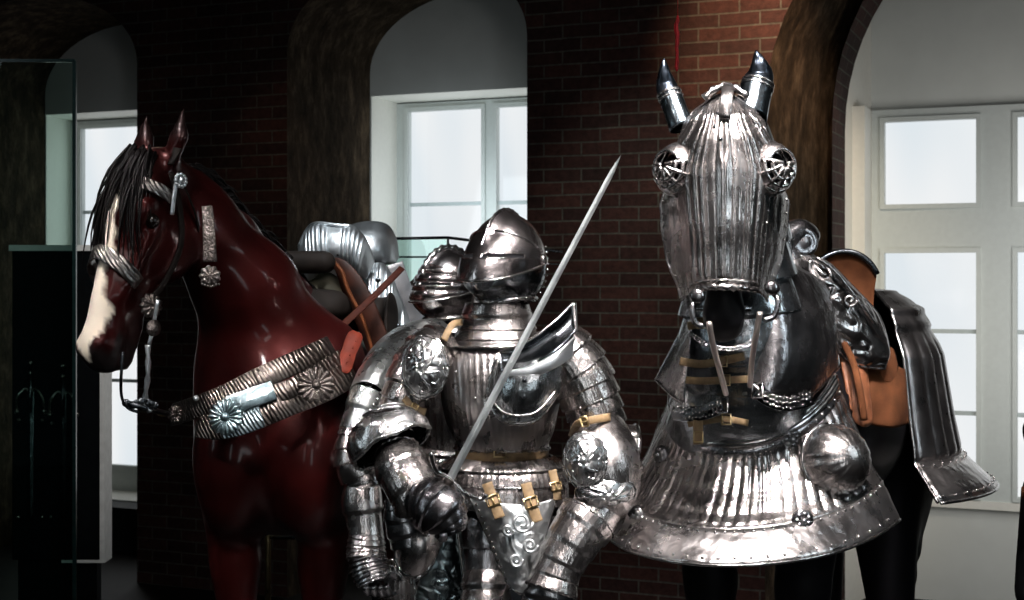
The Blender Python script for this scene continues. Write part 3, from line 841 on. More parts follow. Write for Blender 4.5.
mb = MB(); mb.tube(cv([P(299, 246, 5.0), P(308, 228, 4.98), P(318, 223, 4.95), P(336, 225, 4.93), P(350, 226, 4.93)], 20), .006, 8); mk('rolled_edge', mb, SILVER, pl)
mb = MB()
g = []
for i in range(15):
    u = i/14
    r = []
    for j in range(13):
        v = j/12
        a = P(lerp(300, 316, u), lerp(246, 224, u), 5.02); b = a+Vector((-.02, .24, -.03)); r.append(a.lerp(b, v))
    g.append(r)
mb.grid(g); mk('pommel_side', mb, STEELD, pl, solid=.004)
# cantle plates behind: smooth dome top, ribbed flank plate, strap plate
bowplate('cantle_dome', [(344, 230, 5.22), (356, 224, 5.22), (374, 222, 5.22), (388, 226, 5.24), (396, 240, 5.26), (398, 258, 5.28)],
         [(350, 236, 5.16), (358, 248, 5.12), (366, 259, 5.12), (376, 263, 5.13), (388, 264, 5.16), (396, 262, 5.2)], SILVER, .06, None, sad, 40, 12)
bowplate('flank_plate', [(352, 276, 5.10), (362, 268, 5.08), (374, 264, 5.07), (386, 266, 5.08), (398, 292, 5.10), (418, 344, 5.13)],
         [(358, 300, 5.03), (364, 320, 5.02), (372, 340, 5.01), (384, 360, 5.02), (400, 380, 5.04), (422, 388, 5.06)], SILVER, .045, [(.05, .22, 3), (.32, .5, 3), (.6, .75, 3), (.84, .97, 3)], sad, 110, 12)
mb = MB()
c = cv([P(393, 264, 5.14), P(403, 292, 5.14), (P(416, 326, 5.15)), P(432, 362, 5.16)], 14); mb.strap(c, .075, .005, (.3, -1, .1)); mk('strap_plate', mb, steel('dull_strap_steel', base=(.26, .26, .27), rough=.4, tarn=.15, dent=.1), sad, bevel=.001)
for q in ((398, 326, 4.96), (378, 280, 4.98)):
    mb = MB(); mb.ball(P(*q), (.010, .006, .010), 8, 5); mk('plate_bolt', mb, BLACKM, sad)
# leather flaps and long strap
mb = MB()
mb.strap(cv([P(318, 262, 4.90), P(338, 264, 4.86), P(352, 285, 4.84), P(366, 315, 4.83), P(378, 345, 4.83), (P(388, 378, 4.83))], 20), .085, .01, (-.3, -1, .1), ws=[.02+.07*sstep(0, .5, i/20) for i in range(21)])
mk('saddle_flap', mb, plain('oxblood_leather', (.022, .006, .003), .5, var=.8, scale=14, bump=.2, spec=.2), sad)
mb = MB(); mb.strap(cv([P(334, 262, 4.83), P(342, 272, 4.81), P(348, 290, 4.80), P(362, 318, 4.79), P(372, 350, 4.79), P(380, 385, 4.79)], 20), .012, .01, (-.3, -1, .1)); mk('flap_welt', mb, plain('orange_leather', (.08, .024, .008), .6, spec=.1), sad)
mb = MB(); mb.strap(cv([P(322, 345, 4.42), P(345, 323, 4.55), P(372, 298, 4.66), P(402, 268, 4.80)], 14), .022, .006, (0, -1, .3)); 
tag(mk('rein', mb, plain('reddish_brown_rein', (.03, .008, .005), .6, spec=.1)), 'long reddish-brown leather rein crossing the bay horse saddle diagonally', 'rein')
mb = MB(); mb.ball(P(325, 300, 5.0), (.075, .05, .10), 14, 10); mk('arch_lining', mb, plain('dark_olive_lining', (.035, .03, .015), .8), sad)
mb = MB(); mb.tube(cv([P(398, 300, 5.25), P(416, 286, 5.3), P(430, 272, 5.35), P(446, 262, 5.4)], 10), [.03, .05, .05, .05, .05, .05, .05, .05, .05, .04, .02], 10, flat=.4); mk('cantle_pad', mb, DKLEA, sad)
# ================================================================ STEEL BARD OF THE BLACK HORSE
def rope(mb, pts, r, n=None, tw=260):
    mb.tube(pts, r, 8, twist=tw)
def resample(pts, d):
    out = [Vector(pts[0])]; acc = 0
    for a, b in zip(pts, pts[1:]):
        a = Vector(a); b = Vector(b); L = (b-a).length
        while acc+L >= d:
            f = (d-acc)/L if L else 0; a = a.lerp(b, f); out.append(a.copy()); L = (b-a).length; acc = 0
        acc += L
    return out
# ---------------- chanfron (head mask)
WF = [(-.035, .046), (0, .082), (.04, .104), (.10, .120), (.17, .122), (.25, .114), (.34, .104), (.42, .096), (.49, .088)]
TF = [(-.035, .045), (0, .085), (.04, .118), (.10, .132), (.18, .135), (.30, .120), (.40, .100), (.49, .092)]
def flute(x, n, amp, sharp=.5): return amp*(abs(math.sin(PI*n*x))**sharp)
def fface(u, v, off=0):
    s = lerp(-.035, .482, v); a = 2*u-1
    w = interp(WF, s)*a
    t = interp(TF, s)-.085*abs(a)**2.4
    fan = a*(1+.9*(1-sstep(0, .45, v)))                       # flutes fan out over the forehead
    m = sstep(.03, .14, v)*sstep(1, .93, v)
    t += m*.0095*(abs(math.sin(fan*17))**.4)*(.15+.85*(math.sin(fan*9.5+1.2) > -.25))
    t += .010*math.exp(-(a/.07)**2)*sstep(.30, .42, v)*m       # central keel down the nose
    if v < .12: t += .012*abs(math.sin(a*9))*(1-v/.12)
    return H2(s, t+off, w+.0)
def fex(mb): pass
chf = sheet('chanfron', fface, 150, 70, STEELF, horse2, solid=.003)
mb = MB(); row = [fface(.03+.94*i/40, .985, .006) for i in range(41)]; rope(mb, row, .0085)
row2 = [fface(.03+.94*i/40, .955, .004) for i in range(41)]; rope(mb, row2, .005); mk('roped_nose_edge', mb, STEELF, chf)
mb = MB()
for (u, v) in ((.42, .13), (.55, .12), (.40, .2), (.55, .2), (.47, .27), (.5, .14)): mb.ball(fface(u, v, .002), .0055, 8, 5)
mk('rivet_set', mb, BLACKM, chf)
mb = MB(); c = [H2(-.05+.10*i/8, .085+.055*math.sin(min(1, i/5)*PI/2), .012-.01*i/8) for i in range(9)]; mb.strap(c, .032, .008, H2.y)
c = [H2(-.02, .075, -.05), H2(-.045, .07, -.02), H2(-.05, .07, .02), H2(-.02, .075, .06)]; mb.tube(cv(c, 12), .010, 8, twist=200)
mk('poll_hinge', mb, STEELF, chf)
# cheek plates
for sg in (-1, 1):
    def fch(u, v, sg=sg):
        s = lerp(.165, .478, v)
        w0 = interp(WF, s)-.006; t0 = interp(TF, s)-.083
        ext = .078*(sstep(-.15, .25, v))*(1-.55*sstep(.55, 1.0, v))
        w = w0+ext*u*(1-.25*u); t = t0-.15*u**1.1*(1-.35*sstep(.6, 1, v))
        sc_ = 1+.018*abs(math.sin(v*PI*3.5))
        t += .004*abs(math.sin(u*8))
        return H2(s+.02*u*(v-.3), t, sg*w*sc_)
    cp = sheet('cheek_plate', fch, 24, 40, STEELF, chf, solid=.003)
    mb = MB(); e = [fch(1, i/30) for i in range(31)]; mb.tube(e, .0045, 6)
    for p in resample([fch(.88, i/40) for i in range(41)], .035): mb.ball(p+Vector((0, -.004, 0)), .0045, 6, 4)
    for p in resample([fch(.04, .15+i/48) for i in range(41)], .03): mb.ball(p+Vector((0, -.006, 0)), .0045, 6, 4)
    mk('cheek_edge', mb, STEELF, cp)
    # grilled eye guard
    c = H2(.160, .050, sg*.122)
    zax = (H2.y*.80+H2.z*sg*.60).normalized(); xax = (H2.x-zax*H2.x.dot(zax)).normalized(); yax = zax.cross(xax)
    rr_ = .059
    def dome(th, ph, r=1.0, c=c, zax=zax, xax=xax, yax=yax):   # th from the axis, ph around (0 = down the face)
        return c+(xax*math.sin(th)*math.cos(ph)*1.12+yax*math.sin(th)*math.sin(ph)+zax*math.cos(th)*.92)*rr_*r
    def fhood(u, v):
        ph = R(lerp(102, 258, u)); return dome(R(lerp(98, 42, v)), ph)
    eg = sheet('eye_guard', fhood, 30, 12, STEELF, chf, solid=.003)
    mb = MB()
    ring = [dome(R(98), 2*PI*i/40) for i in range(41)]; mb.tube(ring, .008, 8, twist=180)
    for ph0 in (-100, -66, -33, 0, 33, 66, 100):          # meridian bars over the lower dome
        mb.tube([dome(R(98-i*7), R(ph0)) for i in range(14)], .0058, 6)
    for th in (76, 54, 34):
        mb.tube([dome(R(th), R(-104+i*10.4)) for i in range(21)], .0058, 6)
    mb.tube([dome(R(44-6*abs(math.sin(i/20*PI))), R(102+156*i/20), 1.01) for i in range(21)], .006, 6)
    mk('eye_grille', mb, STEELF, eg)
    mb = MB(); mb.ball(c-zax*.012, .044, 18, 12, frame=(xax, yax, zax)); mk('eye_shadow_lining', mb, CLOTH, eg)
# ear sheaths + ears
for (b, t, tip, rb, rt, bend) in (((682, 128, 3.76), (669, 93, 3.80), (664, 58, 3.80), 12.5, 11, -3), ((750, 116, 3.76), (758, 83, 3.80), (756, 50, 3.80), 17, 15, 4)):
    B_, T_, X_ = P(*b), P(*t), P(*tip); k = 3.78/F
    ax = (T_-B_).normalized()
    mb = MB()
    nf = 36; rings = []
    for i in range(13):
        f = i/12; c = B_.lerp(T_, f); r = lerp(rb, rt, f)*k*(1+.04*(i in (9, 10, 12)))
        u_ = ax.cross(Vector((0, 1, 0))).normalized(); w_ = ax.cross(u_)
        rings.append([c+(u_*math.cos(2*PI*q/nf)+w_*math.sin(2*PI*q/nf)*.8)*r*(1+.035*(q % 3 == 0)) for q in range(nf)])
    mb.grid(rings, cu=True)
    es = mk('ear_sheath', mb, steel('ear_sheath_steel', base=(.15, .18, .20), rough=.22), chf, solid=.003)
    mb = MB()
    for f in (.86, .99): mb.tube([B_.lerp(T_, f)+(u_*math.cos(2*PI*q/24)+w_*math.sin(2*PI*q/24)*.8)*lerp(rb, rt, f)*k*1.04 for q in range(25)], .004, 6)
    mk('sheath_band', mb, STEEL, es)
    mb = MB(); cc = cv([T_-ax*.04, T_+ax*.02, T_.lerp(X_, .55)+Vector((bend*k*.6, 0, 0)), X_], 14); mb.tube(cc, [rt*k*1.08*(1-(i/14)**1.9)+.001 for i in range(15)], 12, flat=.7, up=(0, 1, 0)); mk('ear_tip', mb, steel('dark_ear_tip', base=(.045, .055, .07), rough=.3, dent=.8), es)
# nose and bit of the hidden horse
mb = MB()
mb.ball(H2(.545, .052, -.030), (.012, .010, .016), 10, 6); mb.ball(H2(.545, .052, .030), (.012, .010, .016), 10, 6)
# bit rings and shanks
mb = MB(); mb.tube([H2(.52, .0, -.07), H2(.52, .0, .07)], .008, 8); bit = mk('curb_bit', mb, STEELD, horse2)
for sg, pts in ((-1, [(699, 296, 3.62), (692, 306, 3.60), (695, 322, 3.60), (703, 326, 3.60)]), (1, [(770, 290, 3.62), (778, 300, 3.60), (774, 316, 3.60), (764, 320, 3.60)])):
    mb = MB(); mb.tube(cv([P(*q) for q in pts], 14), .0075, 8)
    mb.disc(P(697 if sg < 0 else 772, 296 if sg < 0 else 288, 3.60), (sg*.3, -1, 0), [(.020, 0), (.018, .008), (.008, .012)], 20); mk('bit_cheek', mb, STEELD, bit)
for nm, pts, w in (('rein_rod', [(709, 322, 3.60), (713, 345, 3.62), (719, 368, 3.66), (726, 394, 3.74)], .0075), ('rein_rod', [(760, 312, 3.60), (756, 335, 3.62), (752, 360, 3.66), (750, 386, 3.74)], .0075)):
    mb = MB(); mb.tube(cv([P(*q) for q in pts], 14), w, 8); mk(nm, mb, steel('pale_rod', base=(.85, .74, .68), rough=.4), bit)
mb = MB(); c = cv([P(694, 336, 3.70), P(708, 345, 3.66), P(730, 349, 3.64), P(748, 344, 3.66), P(757, 335, 3.68)], 60)
for i, p in enumerate(resample(c, .011)): mb.tube([p+Vector((0, .003*math.sin(q*PI/4)*(i % 2), 0))+Vector((.007*math.cos(q*PI/4), 0, .0045*math.sin(q*PI/4))) for q in range(9)], .0018, 5, cap=False)
mk('curb_chain', mb, STEELD, bit)

# ---------------- crinet (neck lames): closed lamed tube round the neck
STEELN = steel('neck_lame_steel', base=(.56, .60, .63), rough=.23, dent=.3)
CR = [(724, 128, 3.90, 44, 44), (733, 200, 3.98, 50, 50), (738, 268, 4.02, 54, 56), (742, 330, 4.03, 62, 62), (744, 375, 4.08, 66, 60), (742, 410, 4.13, 70, 54), (740, 440, 4.20, 72, 48)]
def lametube(st, seg, rows, lames, mat, name, parent, step=.05, fl=None, cap=False, arc=None, up=(0, 1, 0), solid=.0025, px=True, sq=2.0):
    """armour tube along stations (px, py, Y, half-width px, half-depth px); lames overlap like tiles"""
    s2 = catmull(st, rows); cs = [P(*q[:3]) if px else Vector(q[:3]) for q in s2]
    mb = MB(); g = []
    for i, q in enumerate(s2):
        t = (cs[min(i+1, rows)]-cs[max(i-1, 0)]).normalized(); k = q[2]/F if px else 1
        a = Vector(up); side = t.cross(a).normalized(); dep = side.cross(t).normalized()
        if side.x < 0: side = -side
        if dep.y > 0: dep = -dep
        f = (i/rows*lames) % 1 if lames else 0
        m = 1+step*(f-.5) if lames else 1
        ring = []
        for j in range(seg+1 if arc else seg):
            th = R(lerp(arc[0], arc[1], j/seg)) if arc else 2*PI*j/seg
            x = math.sin(th); y = math.cos(th)
            if sq != 2: 
                n_ = (abs(x)**sq+abs(y)**sq)**(-1/sq); x *= n_; y *= n_
            e = m+(fl[1]*(abs(math.sin(th*fl[0]/2))**.5)*(1 if not lames else .3+.7*sstep(0, .25, f)) if fl else 0)
            ring.append(cs[i]+side*x*q[3]*k*e+dep*y*q[4]*k*e)
        g.append(ring)
        if lames and i < rows and int((i+1)/rows*lames+1e-6) > int(i/rows*lames+1e-6) and i+1 < rows:
            # drop back under the next lame
            pass
    mb.grid(g, cu=not arc)
    if cap: mb.cap(0, len(g[0]), True); mb.cap(rows*len(g[0]), len(g[0]))
    return mk(name, mb, mat, parent, solid=solid, angle=50 if lames else None), g
cri, g = lametube(CR, 72, 99, 11, STEELN, 'crinet', horse2, step=.11)
mb = MB()
for row in (g[40], g[49], g[58], g[67], g[76], g[85], g[94]):
    for j in list(range(0, 13, 3))+list(range(60, 72, 3)): mb.ball(row[j], .0038, 6, 4)
mk('lame_rivets', mb, STEEL, cri)
# big crinet side plates
def bigplate(name, T, Bm, nu, nv, mat, parent, bulge=.0, flut=None, solid=.003, bdir=Vector((0, -1, 0))):
    Tt = catmull(T, nu); Bb = catmull(Bm, nu)
    def fn(u, v):
        i = u*nu; k = min(int(i), nu-1); f = i-k
        a = P(*[lerp(Tt[k][q], Tt[k+1][q], f) for q in range(3)]); b = P(*[lerp(Bb[k][q], Bb[k+1][q], f) for q in range(3)])
        p = a.lerp(b, v)+bdir*bulge*math.sin(PI*v)**.8*math.sin(PI*u)**.5
        if flut: p = p+bdir*flut(u, v)
        return p
    return sheet(name, fn, nu, nv, mat, parent, solid=solid), fn
pr_, fn = bigplate('neck_guard', [(776, 232, 3.95), (792, 262, 4.02), (814, 276, 4.1), (828, 288, 4.18)],
         [(750, 382, 3.86), (772, 398, 3.84), (806, 398, 3.94), (839, 366, 4.12)], 30, 30, STEELD, cri, bulge=.05, bdir=Vector((.35, -1, 0)))
mb = MB(); mb.tube([fn(i/30, 1) for i in range(31)]+[fn(1, 1-i/30) for i in range(1, 31)], .0055, 6); mk('rolled_edge', mb, STEEL, pr_)
pr2, fn2 = bigplate('neck_guard', [(694, 300, 3.92), (690, 312, 3.98), (684, 326, 4.05)], [(684, 404, 3.90), (672, 396, 3.96), (656, 380, 4.08)], 20, 20, STEELD, cri, bulge=.02)
mb = MB(); mb.tube([fn2(1, i/20) for i in range(21)]+[fn2(1-i/20, 1) for i in range(21)], .005, 6); mk('rolled_edge', mb, STEEL, pr2)
# straps and buckles down the throat
for pts, w in (([(680, 361, 3.84), (700, 364, 3.82), (722, 361, 3.815), (744, 356, 3.82)], .022), ([(686, 380, 3.84), (705, 381, 3.82), (725, 380, 3.815), (748, 379, 3.82)], .020), ([(688, 326, 3.84), (697, 324, 3.82), (707, 320, 3.81)], .022),
               ([(688, 424, 3.86), (706, 421, 3.84), (726, 419, 3.83), (748, 423, 3.84)], .018), ([(698, 420, 3.84), (698, 432, 3.84), (698, 444, 3.845)], .026)):
    mb = MB(); c = cv([P(*q) for q in pts], 12); mb.strap(c, w, .006, (0, -1, .1)); m = c[8]
    st_ = mk('neck_strap', mb, STRAPM, cri)
    mb = MB(); mb.tube([m+Vector((x*.012, -.006, z*.014)) for x, z in ((-1, -1), (-1, 1), (1, 1), (1, -1), (-1, -1))], .0025, 6); mk('strap_buckle', mb, BRASS, st_)
# studded dark straps either side of the bit reins
for pts in ([(672, 412, 3.92), (686, 414, 3.86), (706, 412, 3.83), (722, 405, 3.80)], [(757, 390, 3.80), (770, 400, 3.82), (790, 404, 3.87), (812, 398, 3.93)]):
    mb = MB(); c = cv([P(*q) for q in pts], 18); mb.strap(c, .040, .006, (0, -1, .15))
    sb = mk('studded_strap', mb, BLACKM, cri)
    mb = MB()
    for i in range(1, 18):
        for o_ in (-.012, .002, .014): mb.ball(c[i]+Vector((0, -.005, o_+.003*(i % 2))), .0034, 6, 4)
    e = c[-1] if pts[0][0] < 700 else c[0]
    mb.tube([e+Vector((x*.014, -.008, z*.02)) for x, z in ((-1, -1), (-1, 1), (1, 1), (1, -1), (-1, -1))], .0035, 6)
    mk('stud', mb, STEEL, sb)

# ---------------- peytral (chest skirt)
PC = (.44, -.040)
RX = [(0, .315), (.2, .335), (.45, .375), (.7, .43), (.82, .47), (.9, .525), (1, .575)]
RY = [(0, .25), (.2, .275), (.45, .31), (.7, .345), (.82, .37), (.9, .40), (1, .43)]
def pey(u, v, off=0):
    ph = R(lerp(-104, 84, u)); q = abs(ph)/(PI/2)
    zt = 1.125+.20*min(q, 1.05)**2.0; zb = .845+.085*q**2*(1 if ph > 0 else .35)
    z = lerp(zt, zb, v/.83*.71 if v < .83 else .71+(v-.83)/.17*.29)
    rx = interp(RX, v); ry = interp(RY, v)
    fl = 0
    if v < .83: fl = .0080*(abs(math.sin(ph*33))**.6)*sstep(.04, .16, v)*sstep(.83, .78, v)*(.45+.55*(math.sin(ph*7+.5) > -.3))
    r = 1+(fl+off)/.4
    if abs(v-.83) < .012: r += .012
    return B2(PC[0]+rx*r*math.cos(ph), PC[1]+ry*r*math.sin(ph), z)
pt = sheet('peytral', lambda u, v: pey(u, v*.84), 300, 50, STEELF, horse2, solid=.003)
fln = sheet('flared_border', lambda u, v: pey(u, lerp(.835, 1, v), .003), 160, 8, steel('mirror_steel', base=(.74, .70, .69), rough=.27, dent=.4, streak=.05), pt, solid=.003)
mb = MB()
mb.tube([pey(i/100, 1, .004) for i in range(101)], .005, 6)
for i in range(3, 98, 3):
    mb.ball(pey(i/100, .985-.02, .008), .0042, 6, 4); 
for i in range(2, 99, 2): mb.ball(pey(i/100, .845, .010), .0042, 6, 4)
mk('border_rivet', mb, STEEL, fln)
# collar ring: studded band and rolled cable edges at the top
mb = MB(); g = [[pey(.02+.96*j/100, v, .006+o_) for j in range(101)] for v, o_ in ((-.035, .0), (.0, .006), (.055, .006), (.07, .0))]; mb.grid(g); cb = mk('studded_collar', mb, STEELD, pt, solid=.003)
mb = MB()
for i in range(2, 100, 3): mb.ball(pey(i/100, .03, .014), .0045, 6, 4)
mk('collar_stud', mb, STEEL, cb)
mb = MB()
for k_, (v, o_, r_) in enumerate(((-.045, .006, .013), (-.085, .004, .010), (-.12, -.004, .010))): mb.tube([pey(.02+.96*j/90, v, o_) for j in range(91)], r_, 8)
mk('rolled_cable_edge', mb, STEEL, pt)
# bosses
def boss(c, n, r, name='peytral_boss', sq=1.0):
    c = Vector(c); n = Vector(n).normalized(); up = Vector((0, 0, 1)); u_ = (up-n*up.dot(n)).normalized(); w_ = n.cross(u_)
    mb = MB(); g = []
    for i in range(23):
        th = R(96-i*96/22*.995); ring = []
        for j in range(72):
            ph = 2*PI*j/72
            fl = 1+.05*abs(math.sin(ph*8))**.6*math.sin(th)**2*(1 if i < 19 else 0)
            x = math.sin(th)*math.cos(ph); y = math.sin(th)*math.sin(ph)
            ring.append(c+((u_*x+w_*y)*r+n*math.cos(th)*r*.98*sq)*fl)
        g.append(ring)
    mb.loft(g, cap=True)
    o = mk(name, mb, STEELF, pt)
    mb = MB(); mb.tube([c+(u_*math.cos(2*PI*j/40)+w_*math.sin(2*PI*j/40))*r*1.05-n*.002 for j in range(41)], .006, 6); 
    mk('boss_rim', mb, STEEL, o)
def pnorm(u, v):
    a = pey(u, v); b = pey(u+.01, v); c = pey(u, v+.02); return (b-a).cross(c-a).normalized()*-1
def pfind(px, py):
    best = None
    for i in range(0, 101):
        for j in range(0, 41):
            p = pey(i/100, j/40); x = 512+F*p.x/p.y; y = HY-F*(p.z-CZ)/p.y
            n = (p-Vector((B2(PC[0], PC[1], p.z)))); 
            if n.dot(p-Vector((0, 0, CZ))) > 0: continue
            d = (x-px)**2+(y-py)**2
            if best is None or d < best[0]: best = (d, i/100, j/40)
    return best[1:]
u_, v_ = pfind(832, 470); p = pey(u_, v_); nn = (p-B2(PC[0], PC[1], p.z)).normalized(); boss(p+nn*.0+Vector((0, 0, .03)), nn+Vector((0, -.1, .25)), .098, sq=1.1)
u_, v_ = pfind(640, 462); p = pey(u_, v_); nn = (p-B2(PC[0], PC[1], p.z)).normalized(); boss(p+nn*.02+Vector((-.02, 0, .03)), nn+Vector((-.2, -.2, .2)), .085, sq=1.2)
for q in ((637, 517), (803, 518), (790, 440), (662, 456)):
    u_, v_ = pfind(*q); p = pey(u_, v_, .012); nn = (p-B2(PC[0], PC[1], p.z)).normalized()
    mb = MB(); up = Vector((0, 0, 1)); w_ = nn.cross(up).normalized(); u2 = w_.cross(nn)
    for k in range(7): a = 2*PI*k/7; mb.ball(p+(w_*math.cos(a)+u2*math.sin(a))*.017, .010, 8, 6)
    mb.ball(p+nn*.006, .011, 8, 6); mb.disc(p-nn*.01, nn, [(.03, 0), (.03, .008), (.02, .01)], 20)
    mk('flower_boss', mb, STEELD, pt)

# ---------------- crupper (rump armour)
def crup(u, v, off=0):
    # u 0 = left flank (forward) .. round the tail .. 1 = right flank
    ps = R(lerp(-38, 218, u))
    rx = interp([(0, .02), (.10, .20), (.22, .32), (.4, .40), (.7, .44), (.86, .47), (1, .60)], v)
    ry = interp([(0, .02), (.10, .17), (.22, .26), (.4, .325), (.7, .36), (.86, .385), (1, .50)], v)
    z = interp([(0, 1.575), (.10, 1.56), (.22, 1.50), (.4, 1.34), (.7, 1.12), (.86, 1.0), (1, .89)], v)
    fl = .011*abs(math.sin(ps*15))**.5*sstep(.3, .36, v)*sstep(.86, .82, v)+.010*abs(math.sin(v*PI*16))**.7*(v < .3)
    r = 1+(fl+off)/.35
    return B2(-.42-rx*r*math.sin(ps), ry*r*math.cos(ps), z)
cru = sheet('crupper', crup, 240, 90, steel('crupper_steel', base=(.46, .44, .44), rough=.3, dent=.2), horse2, solid=.003)
mb = MB(); mb.grid([[crup(j/120, v, o_) for j in range(121)] for v, o_ in ((.855, .006), (.9, .008), (.95, .008), (1.0, .008))]); fl2 = mk('flared_border', mb, bpy.data.materials['mirror_steel'], cru, solid=.003)
mb = MB(); mb.tube([crup(j/120, 1, .01) for j in range(121)], .005, 6)
for i in range(1, 120, 3): mb.ball(crup(i/120, .87, .016), .0045, 6, 4); mb.ball(crup(i/120, .97, .016), .0045, 6, 4)
mb.tube([crup(0, j/60) for j in range(61)], .006, 6)
mk('border_rivet', mb, STEEL, fl2)

# ---------------- saddle of the barded horse
sad2 = empty('war_saddle', B2(0, 0, 1.5), 'war saddle with tan suede back rest and scrolled steel plates on the black horse', 'saddle')
mb = sdf_mesh([ell_(B2(-.02, 0, 1.50), (.30, .18, .06), .04, B2.M()), cap_(B2(.22, -.12, 1.48), B2(.22, .12, 1.48), .045, .045, .05), cap_(B2(.24, -.05, 1.62), B2(.24, .06, 1.62), .045, .045, .05)], h=.012)
mk('seat', mb, DKLEA, sad2)
# rolled steel pommel with scroll ends
mb = MB(); mb.tube(cv([P(772, 262, 4.2), P(784, 240, 4.28), P(800, 232, 4.32), P(812, 238, 4.36)], 14), [.03+.012*math.sin(i/14*PI) for i in range(15)], 16)
pm = mk('pommel_roll', mb, STEELD, sad2)
mb = MB(); mb.disc(P(805, 242, 4.28), (.3, -1, .05), [(.042, -.03), (.044, 0), (.036, .006), (.028, .002), (.014, .006), (.004, .008)], 28); mk('scroll_disc', mb, STEELD, pm)
bigplate('pommel_plate', [(790, 246, 4.27), (806, 250, 4.3), (822, 262, 4.36)], [(792, 330, 4.22), (812, 350, 4.25), (834, 372, 4.3)], 20, 20, STEELD, sad2, bulge=.03)
# back rest
mb = MB(); g = []
for i in range(25):
    u = i/24; a = lerp(-68, 62, u)
    top = P(844+37*math.sin(R(a)), 308-55*max(0, math.cos(R(a)))**.7, 4.70); bot = P(845+33*math.sin(R(a)), 316+22*(u-.3), 4.62)
    g.append([top.lerp(bot, j/10)+Vector((0, .05*math.sin(j/10*PI)*math.cos(R(a)), 0)) for j in range(11)])
mb.grid(g); ct = mk('back_rest', mb, SUEDE, sad2, solid=.03)
mb = MB(); mb.tube([r[0]+Vector((0, -.002, .004)) for r in g], .011, 8); mk('back_rest_rim', mb, BLACKM, ct)
# etched side plate of the saddle
pl_, fnp = bigplate('etched_side_plate', [(800, 256, 4.24), (826, 262, 4.28), (852, 286, 4.32), (880, 318, 4.34), (889, 352, 4.32)],
         [(800, 262, 4.24), (808, 290, 4.22), (828, 330, 4.22), (850, 362, 4.24), (884, 369, 4.28)], 40, 16, steel('scroll_etched_steel', base=(.5, .47, .46), rough=.24, etch=.5, etchscale=16), sad2, bulge=.05, bdir=Vector((.4, -1, .2)))
mb = MB(); mb.tube([fnp(i/40, 0) for i in range(41)]+[fnp(1-i/40, 1) for i in range(41)], .005, 6); mb.tube([fnp(.1+i/50, .45)+Vector((.01, -.02, .01)) for i in range(30)], .006, 6)
mb.tube([P(850+7*math.cos(a/4)*(1-a/40), 300+7*math.sin(a/4)*(1-a/40), 4.20) for a in range(34)], .004, 6)
mk('raised_scroll', mb, STEEL, pl_)
# leather flaps
for nm, T, Bm, mat, bl in (('suede_flap', [(864, 356, 4.34), (884, 364, 4.38), (903, 370, 4.44)], [(866, 424, 4.26), (888, 427, 4.30), (908, 424, 4.36)], SUEDE, .03),
                       ('suede_flap', [(858, 326, 4.42), (874, 342, 4.44), (892, 350, 4.46)], [(864, 374, 4.30), (884, 382, 4.34), (900, 384, 4.40)], SUEDE, .03),
                       ('leather_skirt', [(836, 332, 4.30), (846, 338, 4.30), (862, 346, 4.32)], [(850, 410, 4.20), (860, 426, 4.20), (872, 424, 4.24)], LEATHER, .02)):
    bigplate(nm, T, Bm, 16, 20, mat, sad2, bulge=bl, solid=.008, flut=lambda u, v: .012*math.sin(u*9+v*3)*v)
mb = MB(); mb.tube(cv([P(838, 332, 4.24), P(852, 360, 4.20), P(860, 392, 4.15), P(864, 420, 4.15)], 14), .011, 8); mk('leather_welt', mb, SUEDE, sad2)
mb = MB(); mb.tube(cv([P(786, 230, 4.0), P(798, 300, 4.0), P(812, 340, 4.0), P(817, 352, 4.0)], 14), .008, 8); mk('guard_hinge_rod', mb, STEELD, cri)
